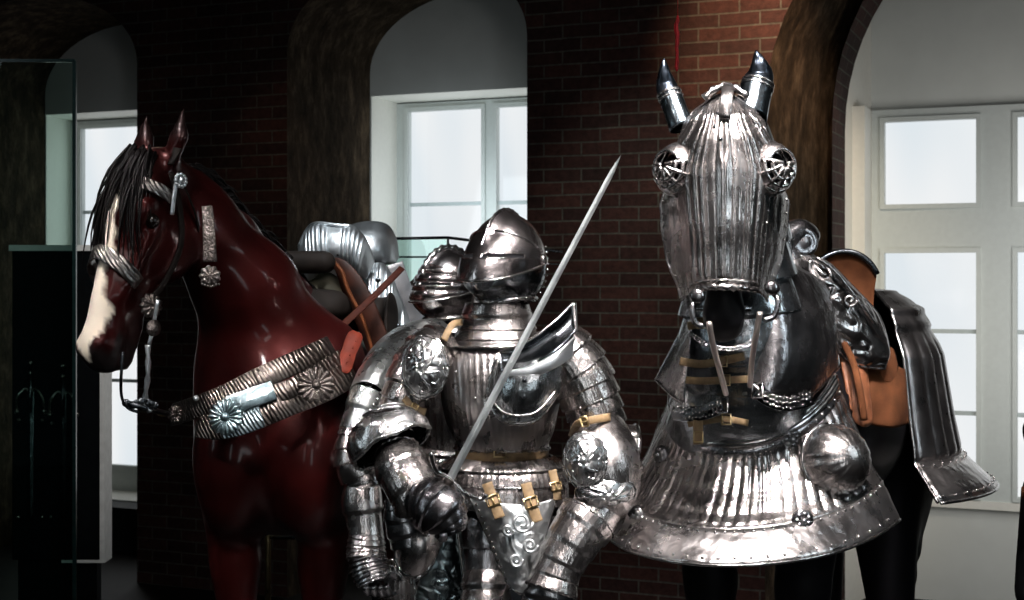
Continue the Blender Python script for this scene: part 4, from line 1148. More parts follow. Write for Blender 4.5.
# ================================================================ SUITS OF ARMOUR
def helm(name, c, g, tilt, R3, parent, mats, bellows=False, beak=.055):
    """closed helmet: skull, visor with eye slit, bevor"""
    c = Vector(c); F_ = Vector((g[0], g[1], 0)).normalized(); L_ = Vector((-F_.y, F_.x, 0)); U_ = Vector((0, 0, 1))
    F2 = (F_*math.cos(tilt)+U_*math.sin(tilt)); U2 = (U_*math.cos(tilt)-F_*math.sin(tilt))
    af, al, au = R3
    def rad(az, el, visor=0):
        d = Vector((math.cos(el)*math.cos(az), math.cos(el)*math.sin(az), math.sin(el)))
        r = 1/math.sqrt((d.x/af)**2+(d.y/al)**2+(d.z/au)**2)
        e = math.degrees(el); a = math.degrees(az)
        if e < -25: r *= 1-.0035*(-25-e)*.6
        tri = max(0, 1-abs(e+14)/(52 if e > -14 else 44))
        r += beak*math.exp(-(a/42)**2)*tri**1.15
        r += .010*math.exp(-(math.degrees(math.atan2(d.y, math.hypot(d.z, d.x)))/6)**2)*sstep(15, 45, e if abs(a) < 90 else 180-e)
        if visor:
            if bellows: r += .006*(abs(math.sin(R(e)*13)))**.6*math.exp(-(a/75)**4)
            else:
                r += .007*(e < 6)*math.exp(-(a/60)**4)
        return r
    def S(az, el, off=0, v=0):
        r = rad(R(az), R(el), v)+off
        return c+F2*r*math.cos(R(el))*math.cos(R(az))+L_*r*math.cos(R(el))*math.sin(R(az))+U2*r*math.sin(R(el))
    hel = sheet(name, lambda u, v: S(360*u, lerp(-52, 89.5, v)), 96, 60, mats[0], parent, solid=.002, cu=True)
    nv = 100
    def keepv(u, v):
        a = lerp(-98, 98, u); e = lerp(-15, 44, v)
        if e > 36-26*abs(a/98)**2.2+8: return False
        if e < -15+14*abs(a/98)**2: return False
        sl = 7.5 if not bellows else 9
        if abs(e-sl-abs(a)*.03) < 2.7 and 5 < abs(a) < 56: return False
        return True
    vis = sheet('visor', lambda u, v: S(lerp(-98, 98, u), lerp(-15, 44, v), .005, 1), 110, 80, mats[1], hel, solid=.002, keep=keepv)
    mb = MB()
    sl = 7.5 if not bellows else 9
    mb.grid([[S(lerp(3, 58, j/20), sl+e, .0035, 0) for j in range(21)] for e in (-3, 4.4)]); mb.grid([[S(-lerp(3, 58, j/20), sl+e, .0035, 0) for j in range(21)] for e in (-3, 4.4)])
    mk('eye_slit', mb, CLOTH, vis)
    mb = MB()
    for sg in (1, -1):
        mb.tube([S(sg*lerp(4, 56, i/12), sl-2.6+lerp(4, 56, i/12)*.03, .006, 1) for i in range(13)], .0016, 6)
    mb.tube([S(lerp(-96, 96, i/60), 43-26*abs(lerp(-1, 1, i/60))**2.2, .007, 0) for i in range(61)], .003, 6)
    mb.tube([S(lerp(-98, 98, i/60), -15+14*abs(lerp(-1, 1, i/60))**2, .008, 1) for i in range(61)], .004, 6)
    mk('visor_edge', mb, mats[2], vis)
    bev = sheet('bevor', lambda u, v: S(lerp(-112, 112, u), lerp(-56, -12+16*abs(2*u-1)**2, v), .0035), 60, 30, mats[1] if bellows else mats[3], hel, solid=.002)
    for sg in (1, -1):
        mb = MB(); p = S(sg*100, 6, .004); n = (p-c).normalized(); mb.disc(p, n, [(.018, 0), (.018, .005), (.013, .007), (.006, .011), (.001, .011)], 20); mk('visor_pivot', mb, mats[2], hel)
    mb = MB(); pts = [S(0 if e <= 90 else 180, e if e <= 90 else 180-e, .003) for e in range(20, 151, 2)]
    mb.tube(pts, .0035 if not bellows else .010, 8, twist=220); mk('roped_comb', mb, mats[2], hel)
    mb = MB(); mb.tube([S(10*i, -50, .006) for i in range(37)], .008, 8, twist=240); mk('neck_rope', mb, mats[2], hel)
    mb = MB()
    for i in range(0, 34): mb.ball(S(-112+i*6.8, -48, .009), .003, 6, 4)
    for i in range(9): mb.ball(S(112, -40+i*8, .008), .003, 6, 4)
    mk('helmet_rivet', mb, mats[2], hel)
    return hel
def plate_arm(nm, st, mat, parent, rows=40, lames=0, fl=(26, .012), step=.10, seg=44, cap=False, rope_ends=(), solid=.0022, sq=2.0):
    o, g = lametube(st, seg, rows, lames, mat, nm, parent, step=step, fl=fl, cap=cap, solid=solid, sq=sq)
    for e in rope_ends:
        r = g[0 if e == 0 else -1]; mb = MB(); mb.tube(r+[r[0]], .0055, 8, twist=260); mk('roped_edge', mb, STEELF, o)
    return o, g
def disc_plate(nm, c, n, rx, ry, mat, parent, lobes=0, dome=.02, petals=None):
    """embossed disc with roped rim and scroll ridges; rx, ry in metres"""
    c = Vector(c); n = Vector(n).normalized(); u = Vector((0, 0, 1)); u = (u-n*u.dot(n)).normalized(); w = u.cross(n)
    def pt(rr, th, h=0):
        k = 1+(.05*abs(math.cos(th*lobes/2)) if lobes else 0)
        return c+w*math.cos(th)*rr*rx*k+u*math.sin(th)*rr*ry*k+n*(h+dome*(1-rr*rr))
    mb = MB(); g = [[pt(r/14, 2*PI*j/64, .004*abs(math.sin((petals or 8)*PI*j/64))*math.sin(r/14*PI)) for j in range(64)] for r in range(15)]
    g[0] = [pt(.01, 2*PI*j/64) for j in range(64)]
    mb.grid(g, cu=True); mb.cap(0, 64, True)
    o = mk(nm, mb, mat, parent, solid=.003)
    mb = MB(); mb.tube([pt(1, 2*PI*j/72) for j in range(73)], .0055, 8, twist=240); mb.tube([pt(.88, 2*PI*j/72, .002) for j in range(73)], .003, 6)
    mk('roped_rim', mb, STEEL, o)
    mb = MB()
    for k in range(petals or 8):
        a0 = 2*PI*k/(petals or 8); pts = []
        for i in range(18):
            f = i/17; a = a0+.5*math.sin(f*PI*1.4)+f*.5; pts.append(pt(.2+.62*math.sin(f*PI*.75), a, .003))
        mb.tube(pts, [.0062*(1-.5*i/17) for i in range(18)], 6)
    mb.ball(pt(0, 0, .002), .012, 12, 8)
    for k in range(6): mb.ball(pt(.24, k*PI/3, .002), .007, 8, 6)
    mk('raised_scroll', mb, mat, o)
    return o
def strap_b(nm, pts, w, parent, buckle=True, up=(0, -1, 0)):
    mb = MB(); c = cv([P(*q) for q in pts], 12); mb.strap(c, w, .005, up); o = mk(nm, mb, STRAPM, parent)
    if buckle:
        m = c[6]; t = (c[7]-c[5]).normalized(); b = Vector((0, 1, 0)).cross(t).normalized(); mb = MB()
        mb.tube([m+b*x*w*.62+t*z*w*.45+Vector((0, -.005, 0)) for x, z in ((-1, -1), (-1, 1), (1, 1), (1, -1), (-1, -1))], .003, 6); mb.tube([m-t*w*.45+Vector((0, -.006, 0)), m+t*w*.5+Vector((0, -.007, 0))], .002, 6); mk('buckle', mb, BRASS, o)
    return o
def fingers(parent, wrist, d, side, nrm, s=1.0, curl=1.6, mat=STEELD):
    """four lamed fingers and a thumb leaving a gauntlet; d = pointing, side = towards the thumb, nrm = back of the hand"""
    wrist = Vector(wrist); d = Vector(d).normalized(); side = Vector(side).normalized(); nrm = Vector(nrm).normalized()
    for k, ln in enumerate((.075, .085, .078, .062)):
        mb = MB(); p = wrist+side*(.032-.021*k)*s+d*.01; ang = .2; pts = [p]
        for j in range(9):
            ang += curl/9; dd = d*math.cos(ang)-nrm*math.sin(ang); p = p+dd*ln*s/9; pts.append(p)
        mb.tube(pts, [(.0115-.0004*j)*s*(1+.10*(j % 2)) for j in range(10)], 10); mk('finger', mb, mat, parent)
    mb = MB(); p = wrist+side*.036*s-d*.035; ang = .5; pts = [p]
    for j in range(7):
        ang += .1; dd = d*math.cos(ang)*.8+side*(.7-.12*j)-nrm*math.sin(ang)*.6; p = p+dd.normalized()*.009*s; pts.append(p)
    mb.tube(pts, [.0125*s*(1+.08*(j % 2)) for j in range(8)], 10); mk('thumb', mb, mat, parent)
def px(r, Y): return r*Y/F

# ---------------------------------------------------------------- front armour
K = empty('suit_of_armor', P(503, 821, 4.2), 'fluted steel suit of armour in front, closed visor, both arms bent, gripping a raised sword', 'armor', None)
sk = [(pv(506, 262, 4.2), pv(503, 300, 4.2), .07, .06), (pv(500, 300, 4.2), pv(500, 345, 4.22), .06, .07), (pv(480, 362, 4.22), pv(522, 362, 4.22), .08, .08), (pv(500, 370, 4.23), pv(502, 445, 4.23), .12, .10),
      (pv(502, 445, 4.22), pv(503, 500, 4.22), .10, .13), (pv(545, 350, 4.2), pv(598, 430, 4.15), .055, .05), (pv(598, 430, 4.15), pv(606, 475, 4.10), .05, .045), (pv(606, 475, 4.10), pv(562, 560, 3.96), .045, .035), (pv(562, 560, 3.96), pv(552, 630, 3.92), .035, .03),
      (pv(450, 350, 4.2), pv(398, 410, 4.14), .055, .045), (pv(398, 410, 4.14), pv(392, 446, 4.06), .045, .042), (pv(392, 446, 4.06), pv(424, 500, 3.92), .042, .035),
      (pv(487, 500, 4.22), pv(487, 660, 4.2), .075, .05), (pv(487, 660, 4.2), pv(486, 800, 4.24), .05, .035), (pv(535, 500, 4.22), pv(545, 660, 4.2), .075, .05), (pv(545, 660, 4.2), pv(550, 800, 4.24), .05, .035)]
mb = sdf_mesh([cap_(a, b, ra, rb, .03) for a, b, ra, rb in sk], h=.014)
mk('padded_garment', mb, CLOTH, K)
HS = steel('helmet_steel', base=(.62, .57, .57), rough=.21, dent=.35, streak=.08)
HD = steel('dark_bevor_steel', base=(.20, .22, .24), rough=.16, dent=.3, streak=.05)
helm('helmet', P(507, 264, 4.2), (-.52, -.85), 0.0, (.128, .112, .150), K, (HS, HS, STEEL, HD))
plate_arm('gorget', [(497, 303, 4.2, 32, 32), (497, 322, 4.2, 36, 34), (497, 336, 4.2, 43, 38), (497, 345, 4.2, 52, 42)], STEELF, K, rows=28, lames=4, fl=None, seg=48, rope_ends=(1,), step=.06)
bp_, gb = plate_arm('breastplate', [(500, 343, 4.24, 58, 34), (501, 356, 4.23, 62, 46), (501, 380, 4.22, 60, 54), (501, 405, 4.21, 57, 56), (502, 425, 4.21, 52, 50), (502, 440, 4.22, 46, 42), (502, 448, 4.22, 46, 41)],
                    steel('breastplate_steel', base=(.60, .57, .56), rough=.28, dent=.35, streak=.25), K, rows=44, fl=(56, .016), seg=168)
mb = MB(); r = gb[-1]; mb.tube(r+[r[0]], .006, 8, twist=240); mk('roped_edge', mb, STEEL, bp_)
mb = MB()
for i in range(0, 168, 5): mb.ball(gb[-4][i], .0035, 6, 4)
for q in ((475, 398), (456, 372)): mb.ball(P(q[0], q[1], 4.055), .0045, 6, 4)
mk('plate_rivet', mb, STEEL, bp_)
# belt
mb = MB(); c = [P(502, 452, 4.22)+Vector((math.sin(R(a))*px(46, 4.2), -math.cos(R(a))*px(42, 4.2), 0)) for a in range(0, 361, 10)]
mb.strap(c, .026, .006, [(p-P(502, 452, 4.22)).normalized() for p in c]); blt = mk('waist_belt', mb, STRAPM, K)
mb = MB(); mb.tube([P(500+x*6, 452+z*5, 4.085) for x, z in ((-1, -1), (-1, 1), (1, 1), (1, -1), (-1, -1))], .003, 6); mk('buckle', mb, BRASS, blt)
# fauld
fa, gf = plate_arm('fauld', [(503, 456, 4.22, 50, 42), (503, 464, 4.22, 60, 48), (503, 474, 4.22, 64, 52), (503, 486, 4.22, 65, 53), (503, 502, 4.22, 63, 54)], STEELF, K, rows=36, lames=3, fl=(64, .010), seg=192, step=.05)
mb = MB(); r = gf[-1]; mb.tube(r+[r[0]], .005, 6)
for row in (gf[11], gf[23]):
    mb.tube(row+[row[0]], .0028, 6)
    for i in range(0, 192, 12): mb.ball(row[i], .0042, 6, 4)
mk('fauld_rivet', mb, STEEL, fa)
for q in (([(487, 483, 3.98), (493, 500, 3.965), (500, 518, 3.955)], .030), ([(526, 483, 3.98), (531, 502, 3.965), (538, 522, 3.955)], .030), ([(552, 470, 4.03), (556, 486, 4.02), (558, 500, 4.01)], .024)):
    strap_b('tasset_strap', q[0], q[1], fa)
# tasset (long etched front plate)
ts_, fnt = bigplate('tasset', [(470, 497, 4.06), (500, 503, 3.985), (530, 504, 3.98), (556, 498, 4.03)], [(508, 583, 4.0), (516, 591, 3.98), (524, 592, 3.98), (533, 578, 4.0)], 40, 40, ETCHL, K, bulge=.02)
mb = MB(); mb.tube([fnt(0, i/30) for i in range(31)]+[fnt(i/20, 1) for i in range(21)]+[fnt(1, 1-i/30) for i in range(31)], .005, 8, twist=200)
for i in range(1, 14): mb.ball(fnt(.07, i/14)+Vector((0, -.004, 0)), .005, 6, 4)
mk('riveted_edge', mb, STEEL, ts_)
mb = MB()
for (cx, cy, r_) in ((522, 522, 11), (530, 545, 8), (516, 560, 7), (508, 530, 6)):
    mb.tube([P(cx+r_*math.cos(a/5)*(1-a/60), cy+r_*math.sin(a/5)*(1-a/60), 3.945) for a in range(42)], .0045, 6)
mk('raised_scroll', mb, ETCHL, ts_)
# left shoulder (image right)
mb = MB()
pa, gp = plate_arm('pauldron', [(548, 340, 4.14, 27, 34), (563, 353, 4.12, 31, 37), (579, 374, 4.12, 32, 36), (590, 398, 4.12, 29, 32), (597, 418, 4.12, 27, 29), (600, 432, 4.12, 26, 28)], steel('pauldron_steel', base=(.62, .58, .56), rough=.24, dent=.3, streak=.35), K, rows=63, lames=8, fl=(40, .010), seg=120, step=.11)
mb = MB()
for k in range(1, 8):
    row = gp[int(k*63/8)]
    for i in (22, 34, 46, 100, 112, 2): mb.ball(row[i % 120], .0035, 6, 4)
    mb.tube(row+[row[0]], .0022, 5)
mk('lame_rivet', mb, STEEL, pa)
fp, fnq = bigplate('shoulder_front_plate', [(496, 358, 4.01), (515, 362, 3.97), (540, 357, 3.96), (563, 347, 4.0)], [(487, 396, 4.02), (502, 420, 3.98), (534, 421, 3.97), (558, 392, 4.0)], 40, 24, steel('breast_reinforce_steel', base=(.52, .56, .58), rough=.22, dent=.4, streak=.3), pa, bulge=.035)
mb = MB(); mb.tube([fnq(0, i/20)+Vector((0, -.002, 0)) for i in range(21)]+[fnq(i/30, 1) for i in range(31)]+[fnq(1, 1-i/20) for i in range(12)], .0065, 8, twist=220)
mb.tube([fnq(.07, i/20)+Vector((0, -.004, 0)) for i in range(18)]+[fnq(.07+.86*i/30, .86)+Vector((0, -.004, 0)) for i in range(31)], .004, 6)
mk('roped_edge', mb, STEEL, fp)
mb = MB()
for u in (.2, .35, .5, .65, .8): mb.ball(fnq(u, .93)+Vector((0, -.006, 0)), .0055, 8, 5)
for q in ((.5, .3), (.52, .55), (.7, .4)): mb.ball(fnq(*q)+Vector((0, -.005, 0)), .0065, 8, 5)
mk('plate_rivet', mb, BLACKM, fp)
hpz, fnh = bigplate('raised_neck_guard', [(500, 353, 4.0), (528, 341, 3.98), (554, 322, 3.99), (573, 303, 4.03)], [(500, 372, 3.97), (528, 366, 3.95), (556, 351, 3.95), (576, 332, 4.0)], 30, 12, steel('dark_guard_steel', base=(.10, .11, .12), rough=.2), pa, bulge=-.03)
mb = MB(); mb.tube([fnh(i/30, 0) for i in range(31)], .005, 6); mb.tube([fnh(1, i/12) for i in range(13)], [.010-.006*i/12 for i in range(13)], 8); mk('rolled_edge', mb, STEEL, hpz)
bigplate('shoulder_strip', [(504, 371, 3.955), (530, 366, 3.94), (556, 352, 3.94), (574, 336, 3.99)], [(505, 381, 3.96), (532, 377, 3.94), (558, 366, 3.94), (572, 356, 3.99)], 30, 6, SILVER, pa, bulge=.006)
strap_b('arm_strap', [(572, 436, 4.06), (578, 424, 3.99), (592, 420, 3.97), (610, 417, 4.0)], .022, pa)
# left elbow
co_, gc = plate_arm('couter', [(598, 430, 4.1, 27, 28), (602, 446, 4.06, 32, 34), (606, 466, 4.03, 34, 38), (606, 488, 4.02, 32, 34), (600, 503, 4.03, 27, 28)], STEELF, K, rows=30, lames=0, fl=None, seg=60)
mb = MB(); g = []
for i in range(19):
    f = i/18; r = 30*(1-f**1.8)*(1+.05*(f < .1)); c = P(618+27*f, 466+2*f, 4.02); g.append([c+Vector((.0, math.sin(a*PI/18)*px(r, 4)*.9, math.cos(a*PI/18)*px(r, 4)*1.12*(1+.03*math.sin(a*PI/18*9)))) for a in range(36)])
mb.loft(g); mk('elbow_point', mb, STEELF, co_)
disc_plate('couter_wing', P(585, 460, 3.925), (-.18, -1, .1), px(21, 3.95), px(27, 3.95), ETCH, co_, lobes=0, petals=5, dome=.03)
disc_plate('lower_wing', P(606, 492, 3.94), (.15, -1, -.25), px(30, 3.95), px(16, 3.95), ETCH, co_, petals=7, dome=.03)
# left forearm and gauntlet
va, _ = plate_arm('vambrace', [(606, 494, 4.04, 24, 24), (595, 512, 4.0, 25, 25), (580, 534, 3.96, 24, 24)], STEELF, K, rows=20, fl=(20, .015))
ga, gg = plate_arm('gauntlet', [(588, 519, 3.97, 30, 29), (578, 533, 3.95, 27, 26), (564, 556, 3.93, 24, 23), (556, 574, 3.92, 23, 22), (551, 590, 3.91, 26, 24)], STEELF, K, rows=48, lames=5, fl=(30, .014), seg=90, step=.06, rope_ends=(0, 1))
hb, _ = plate_arm('hand_plates', [(551, 590, 3.91, 24, 20), (546, 612, 3.9, 26, 14), (543, 632, 3.9, 25, 11)], STEELD, ga, rows=18, lames=4, fl=None, step=.12, cap=True)
fingers(hb, P(543, 632, 3.9), (-.1, 0, -1), (-1, 0, 0), (0, -1, 0), 1.05)
# right shoulder (image left)
pb, gq = plate_arm('pauldron', [(446, 342, 4.2, 20, 30), (432, 352, 4.18, 26, 33), (414, 374, 4.14, 25, 30), (404, 396, 4.12, 22, 26), (399, 410, 4.12, 20, 24)], bpy.data.materials['pauldron_steel'], K, rows=48, lames=6, fl=(34, .010), seg=100, step=.11)
disc_plate('besagew', P(425, 367, 3.985), (-.28, -1, .12), px(22.5, 4.0), px(30, 4.0), ETCH, pb, lobes=7, petals=7, dome=.028)
strap_b('shoulder_strap', [(444, 340, 4.08), (452, 325, 4.1), (462, 322, 4.12)], .02, pb, False)
strap_b('arm_strap', [(404, 398, 4.02), (414, 408, 4.0), (426, 412, 4.0)], .02, pb)
va2, _ = plate_arm('rerebrace', [(404, 394, 4.12, 19, 20), (398, 412, 4.11, 19, 20), (394, 432, 4.08, 20, 20)], STEELF, K, rows=20, lames=2, fl=(24, .015))
# right elbow: big cupped wing, open below
cc = P(389, 440, 4.0); ax = Vector((-.45, .40, .80)).normalized(); xa = Vector((1, 0, .25)); xa = (xa-ax*xa.dot(ax)).normalized(); ya = ax.cross(xa)
def fcup(u, v):
    th = R(lerp(2, 104, v)); ph = 2*PI*u; r = .114
    p = cc+(xa*math.cos(ph)*1.05+ya*math.sin(ph)*.9)*math.sin(th)*r+ax*math.cos(th)*r*.78
    return p+ax*.004*math.sin(ph*6)*math.sin(th)
cup = sheet('couter', fcup, 64, 24, ETCH, K, solid=.003, cu=True)
mb = MB(); mb.tube([fcup(i/48, 1) for i in range(49)], .0065, 8, twist=220); mb.tube([fcup(i/48, .86)+ax*.002 for i in range(49)], .003, 6)
for k in range(5):
    a0 = k*1.25; mb.tube([cc+(xa*math.cos(a0+i*.12)+ya*math.sin(a0+i*.12))*math.sin(R(20+3*i))*.119+ax*math.cos(R(20+3*i))*.094 for i in range(16)], .004, 6)
mk('raised_scroll', mb, ETCH, cup)
mb = MB(); g = []
for i in range(8):
    th = R(100-i*14); g.append([cc+(xa*math.cos(2*PI*j/32)*1.05+ya*math.sin(2*PI*j/32)*.9)*math.sin(th)*.107+ax*(math.cos(th)*.08) for j in range(32)])
mb.grid(g, cu=True); mk('cup_lining', mb, CLOTH, cup)
# right forearm and gauntlet on the sword
ga2, _ = plate_arm('gauntlet', [(397, 452, 3.98, 22, 22), (402, 468, 3.94, 26, 26), (410, 484, 3.90, 25, 26), (418, 500, 3.87, 24, 24), (420, 512, 3.87, 24, 22)], STEELF, K, rows=40, lames=3, fl=(30, .016), seg=90, step=.06, rope_ends=(0,))
hb2, _ = plate_arm('hand_plates', [(414, 500, 3.87, 20, 22), (428, 503, 3.85, 26, 24), (441, 512, 3.83, 26, 22), (450, 524, 3.83, 19, 18), (453, 532, 3.83, 12, 14)], steel('dark_hand_steel', base=(.24, .23, .24), rough=.24), ga2, rows=44, lames=7, fl=None, seg=44, step=.12, cap=True)
fingers(hb2, P(447, 520, 3.80), (.5, -.1, -.9), (.5, .2, .8), (.5, -1, .3), .95, curl=2.4)
wr, _ = plate_arm('wrist_lames', [(404, 500, 3.95, 19, 18), (404, 520, 3.95, 19, 18), (410, 545, 3.95, 18, 17)], STEELD, ga2, rows=30, lames=4, fl=None, step=.10)
# pointed roped plate below the hand
sp_, fns = bigplate('hip_plate', [(398, 526, 3.97), (412, 516, 3.94), (430, 520, 3.94), (443, 534, 3.97)], [(396, 560, 3.98), (404, 573, 3.95), (420, 576, 3.94), (432, 562, 3.97)], 24, 20, STEELF, K, bulge=.04)
mb = MB(); mb.tube([fns(0, i/16) for i in range(17)]+[fns(i/24, 1) for i in range(1, 25)]+[fns(1, 1-i/16) for i in range(1, 17)], .007, 8, twist=200); mk('roped_edge', mb, STEEL, sp_)
# legs
for nm, x0, x1 in (('right', 488, 486), ('left', 538, 548)):
    cu_, _ = plate_arm('cuisse', [(x0, 516, 4.2, 27, 28), (lerp(x0, x1, .3), 548, 4.19, 25, 26), (lerp(x0, x1, .6), 572, 4.18, 22, 24)], STEELD, K, rows=24, lames=2, fl=(26, .02), seg=64)
    plate_arm('knee_plate', [(x1, 572, 4.17, 22, 22), (x1, 590, 4.15, 24, 25), (x1, 612, 4.14, 25, 27), (x1, 640, 4.16, 21, 22)], STEELF, K, rows=24, lames=3, fl=(30, .02), seg=72, rope_ends=(0,))
    plate_arm('greave', [(x1, 638, 4.18, 20, 20), (x1, 690, 4.22, 22, 24), (x1, 750, 4.22, 16, 17), (x1, 800, 4.22, 15, 16)], STEELF, K, rows=24, fl=(16, .01), seg=48)
    mb = MB(); mb.tube([P(x1, 798, 4.26), P(x1-2, 808, 4.18), P(x1-4, 818, 4.08), P(x1-5, 826, 4.02)], [.05, .048, .04, .022], 14, flat=.6, up=(0, 0, 1)); mk('sabaton', mb, STEELD, K)

# ---------------------------------------------------------------- armour behind
K2 = empty('suit_of_armor', P(455, 752, 4.82), 'suit of armour standing behind the front one, with ridged bellows visor and a hanging arm', 'armor', None)
sk = [(pv(442, 285, 4.78), pv(448, 325, 4.8), .07, .06), (pv(450, 325, 4.8), pv(452, 350, 4.82), .06, .07), (pv(425, 352, 4.78), pv(482, 356, 4.85), .07, .07), (pv(455, 360, 4.82), pv(455, 450, 4.82), .11, .10), (pv(455, 450, 4.82), pv(455, 500, 4.82), .10, .12),
      (pv(412, 352, 4.56), pv(362, 425, 4.19), .05, .04), (pv(362, 425, 4.19), pv(364, 478, 4.15), .036, .036), (pv(364, 478, 4.15), pv(367, 550, 4.12), .036, .03), (pv(367, 550, 4.12), pv(372, 585, 4.10), .03, .02),
      (pv(490, 356, 4.9), pv(520, 440, 4.9), .05, .045), (pv(520, 440, 4.9), pv(515, 520, 4.8), .045, .035),
      (pv(438, 500, 4.82), pv(430, 640, 4.8), .075, .05), (pv(430, 640, 4.8), pv(428, 735, 4.84), .05, .035), (pv(472, 500, 4.82), pv(476, 640, 4.8), .075, .05), (pv(476, 640, 4.8), pv(478, 735, 4.84), .05, .035)]
mk('padded_garment', sdf_mesh([cap_(a, b, ra, rb, .03) for a, b, ra, rb in sk], h=.014), CLOTH, K2)
helm('helmet', P(449, 291, 4.76), (-.75, -.66), .02, (.110, .098, .134), K2, (HS, steel('bellows_visor_steel', base=(.42, .38, .37), rough=.2), STEEL, HD), bellows=True, beak=.03)
plate_arm('gorget', [(450, 326, 4.8, 28, 30), (450, 338, 4.8, 34, 34), (452, 348, 4.8, 44, 38)], STEELF, K2, rows=20, lames=3, fl=None, rope_ends=(1,))
plate_arm('breastplate', [(454, 346, 4.82, 48, 32), (456, 362, 4.81, 52, 40), (457, 395, 4.8, 50, 44), (456, 425, 4.8, 44, 40), (456, 446, 4.81, 38, 34)], STEELF, K2, rows=36, fl=(40, .02), seg=120)
plate_arm('fauld', [(456, 444, 4.81, 38, 34), (455, 460, 4.81, 48, 40), (455, 490, 4.81, 52, 42)], STEELF, K2, rows=24, lames=3, fl=(40, .02), seg=120)
pc, gk = plate_arm('pauldron', [(428, 338, 4.66, 18, 26), (412, 346, 4.56, 22, 28), (394, 358, 4.42, 22, 26), (379, 376, 4.28, 20, 23), (368, 398, 4.20, 19, 21)], steel('pale_sleeve_steel', base=(.60, .64, .64), rough=.28, dent=.3), K2, rows=40, lames=0, fl=(18, .03), seg=80)
rb_, gr = plate_arm('rerebrace', [(370, 392, 4.21, 19, 20), (362, 412, 4.19, 17, 19), (357, 432, 4.17, 17, 18)], bpy.data.materials['pale_sleeve_steel'], K2, rows=24, lames=2, fl=None)
mb = MB()
for i in range(7): mb.ball(P(384-3.4*i, 388+5.6*i, 4.12-.004*i), .006, 8, 5)
mk('sleeve_rivet', mb, STEEL, pc)
plate_arm('couter', [(358, 430, 4.17, 16, 17), (354, 444, 4.16, 18, 19), (356, 462, 4.15, 21, 21), (364, 478, 4.15, 21, 19), (367, 486, 4.15, 18, 17)], STEELF, K2, rows=50, lames=6, fl=None, seg=60, step=.14, rope_ends=(1,))
plate_arm('vambrace', [(364, 482, 4.15, 17, 17), (362, 500, 4.14, 19, 18), (365, 526, 4.13, 17, 17), (367, 542, 4.12, 16, 16)], STEELF, K2, rows=40, lames=2, fl=(20, .02), seg=64)
g3, _ = plate_arm('gauntlet', [(367, 532, 4.12, 16, 16), (366, 546, 4.12, 19, 18), (366, 558, 4.11, 19, 17)], STEELF, K2, rows=30, lames=5, fl=None, step=.09, rope_ends=(1,))
h3, _ = plate_arm('hand_plates', [(367, 556, 4.11, 18, 16), (370, 570, 4.10, 18, 13), (374, 582, 4.09, 16, 10)], STEELD, g3, rows=40, lames=7, fl=None, step=.16, cap=True)
fingers(h3, P(375, 582, 4.09), (.1, 0, -1), (1, .2, 0), (-.3, -1, 0), .95, curl=1.4)
for x0, x1 in ((440, 428), (474, 478)):
    plate_arm('cuisse', [(x0, 500, 4.82, 24, 26), (lerp(x0, x1, .5), 545, 4.8, 22, 24), (x1, 590, 4.78, 19, 20)], STEELF, K2, rows=30, lames=2, fl=(26, .03), seg=64)
    plate_arm('greave', [(x1, 585, 4.77, 20, 20), (x1, 610, 4.78, 18, 18), (x1, 660, 4.82, 18, 20), (x1, 735, 4.82, 13, 14)], STEELF, K2, rows=24, fl=(16, .01), seg=48)
    mb = MB(); mb.tube([P(x1, 732, 4.86), P(x1-2, 744, 4.78), P(x1-4, 757, 4.66)], [.05, .046, .03], 14, flat=.6, up=(0, 0, 1)); mk('sabaton', mb, STEELD, K2)
# pale etched thigh plates between the two armours
plate_arm('thigh_guard', [(398, 562, 4.3, 15, 16), (398, 585, 4.3, 16, 17), (400, 620, 4.3, 15, 16)], STEELF, K2, rows=20, fl=(18, .04), seg=72)
bt, fnb = bigplate('etched_tasset', [(428, 552, 4.36), (440, 520, 4.34), (452, 500, 4.34)], [(412, 610, 4.36), (440, 612, 4.33), (466, 606, 4.34)], 20, 24, steel('cool_etched_steel', base=(.36, .45, .47), rough=.28, etch=.5, etchscale=22), K2, bulge=.03)
mb = MB(); mb.tube([fnb(0, i/20) for i in range(21)], .005, 6); mb.tube([fnb(1, i/20) for i in range(21)], .005, 6); mk('riveted_edge', mb, STEEL, bt)

# ---------------------------------------------------------------- sword
A = P(621, 155, 3.78); B_ = P(450, 479, 3.83); d = (B_-A).normalized()
sw = empty('sword', B_, 'long straight steel sword held upright and tilted by the front armour', 'sword')
mb = MB(); side = d.cross(Vector((0, 1, 0))).normalized(); nrm = side.cross(d).normalized(); rings = []
for i in range(41):
    f = i/40; w = lerp(.0068, .0110, f)*min(1, (f/.06)**.8+.03); c = A.lerp(B_, f)
    rings.append([c+side*w, c+nrm*.0035+side*w*.15, c+nrm*.0022, c+nrm*.0035-side*w*.15, c-side*w, c-nrm*.0035-side*w*.15, c-nrm*.0022, c-nrm*.0035+side*w*.15])
mb.loft(rings); bl_ = mk('blade', mb, steel('blade_steel', base=(.75, .80, .80), rough=.42, dent=.05, tarn=.15), sw, angle=20)
mb = MB(); mb.tube(cv([P(431, 453, 3.80), P(436, 470, 3.82), B_, P(464, 492, 3.83), P(480, 499, 3.84), P(486, 494, 3.84)], 24), [.007]*3+[.0065]*19+[.009]*3, 8); mk('crossguard', mb, STEEL, sw)
mb = MB(); mb.tube([B_+d*i*.012 for i in range(10)], [.013+.0015*(i % 2) for i in range(10)], 10, twist=300); mk('grip', mb, DKLEA, sw)
mb = MB(); mb.ball(B_+d*.13, .024, 14, 10); mk('pommel', mb, STEELD, sw)
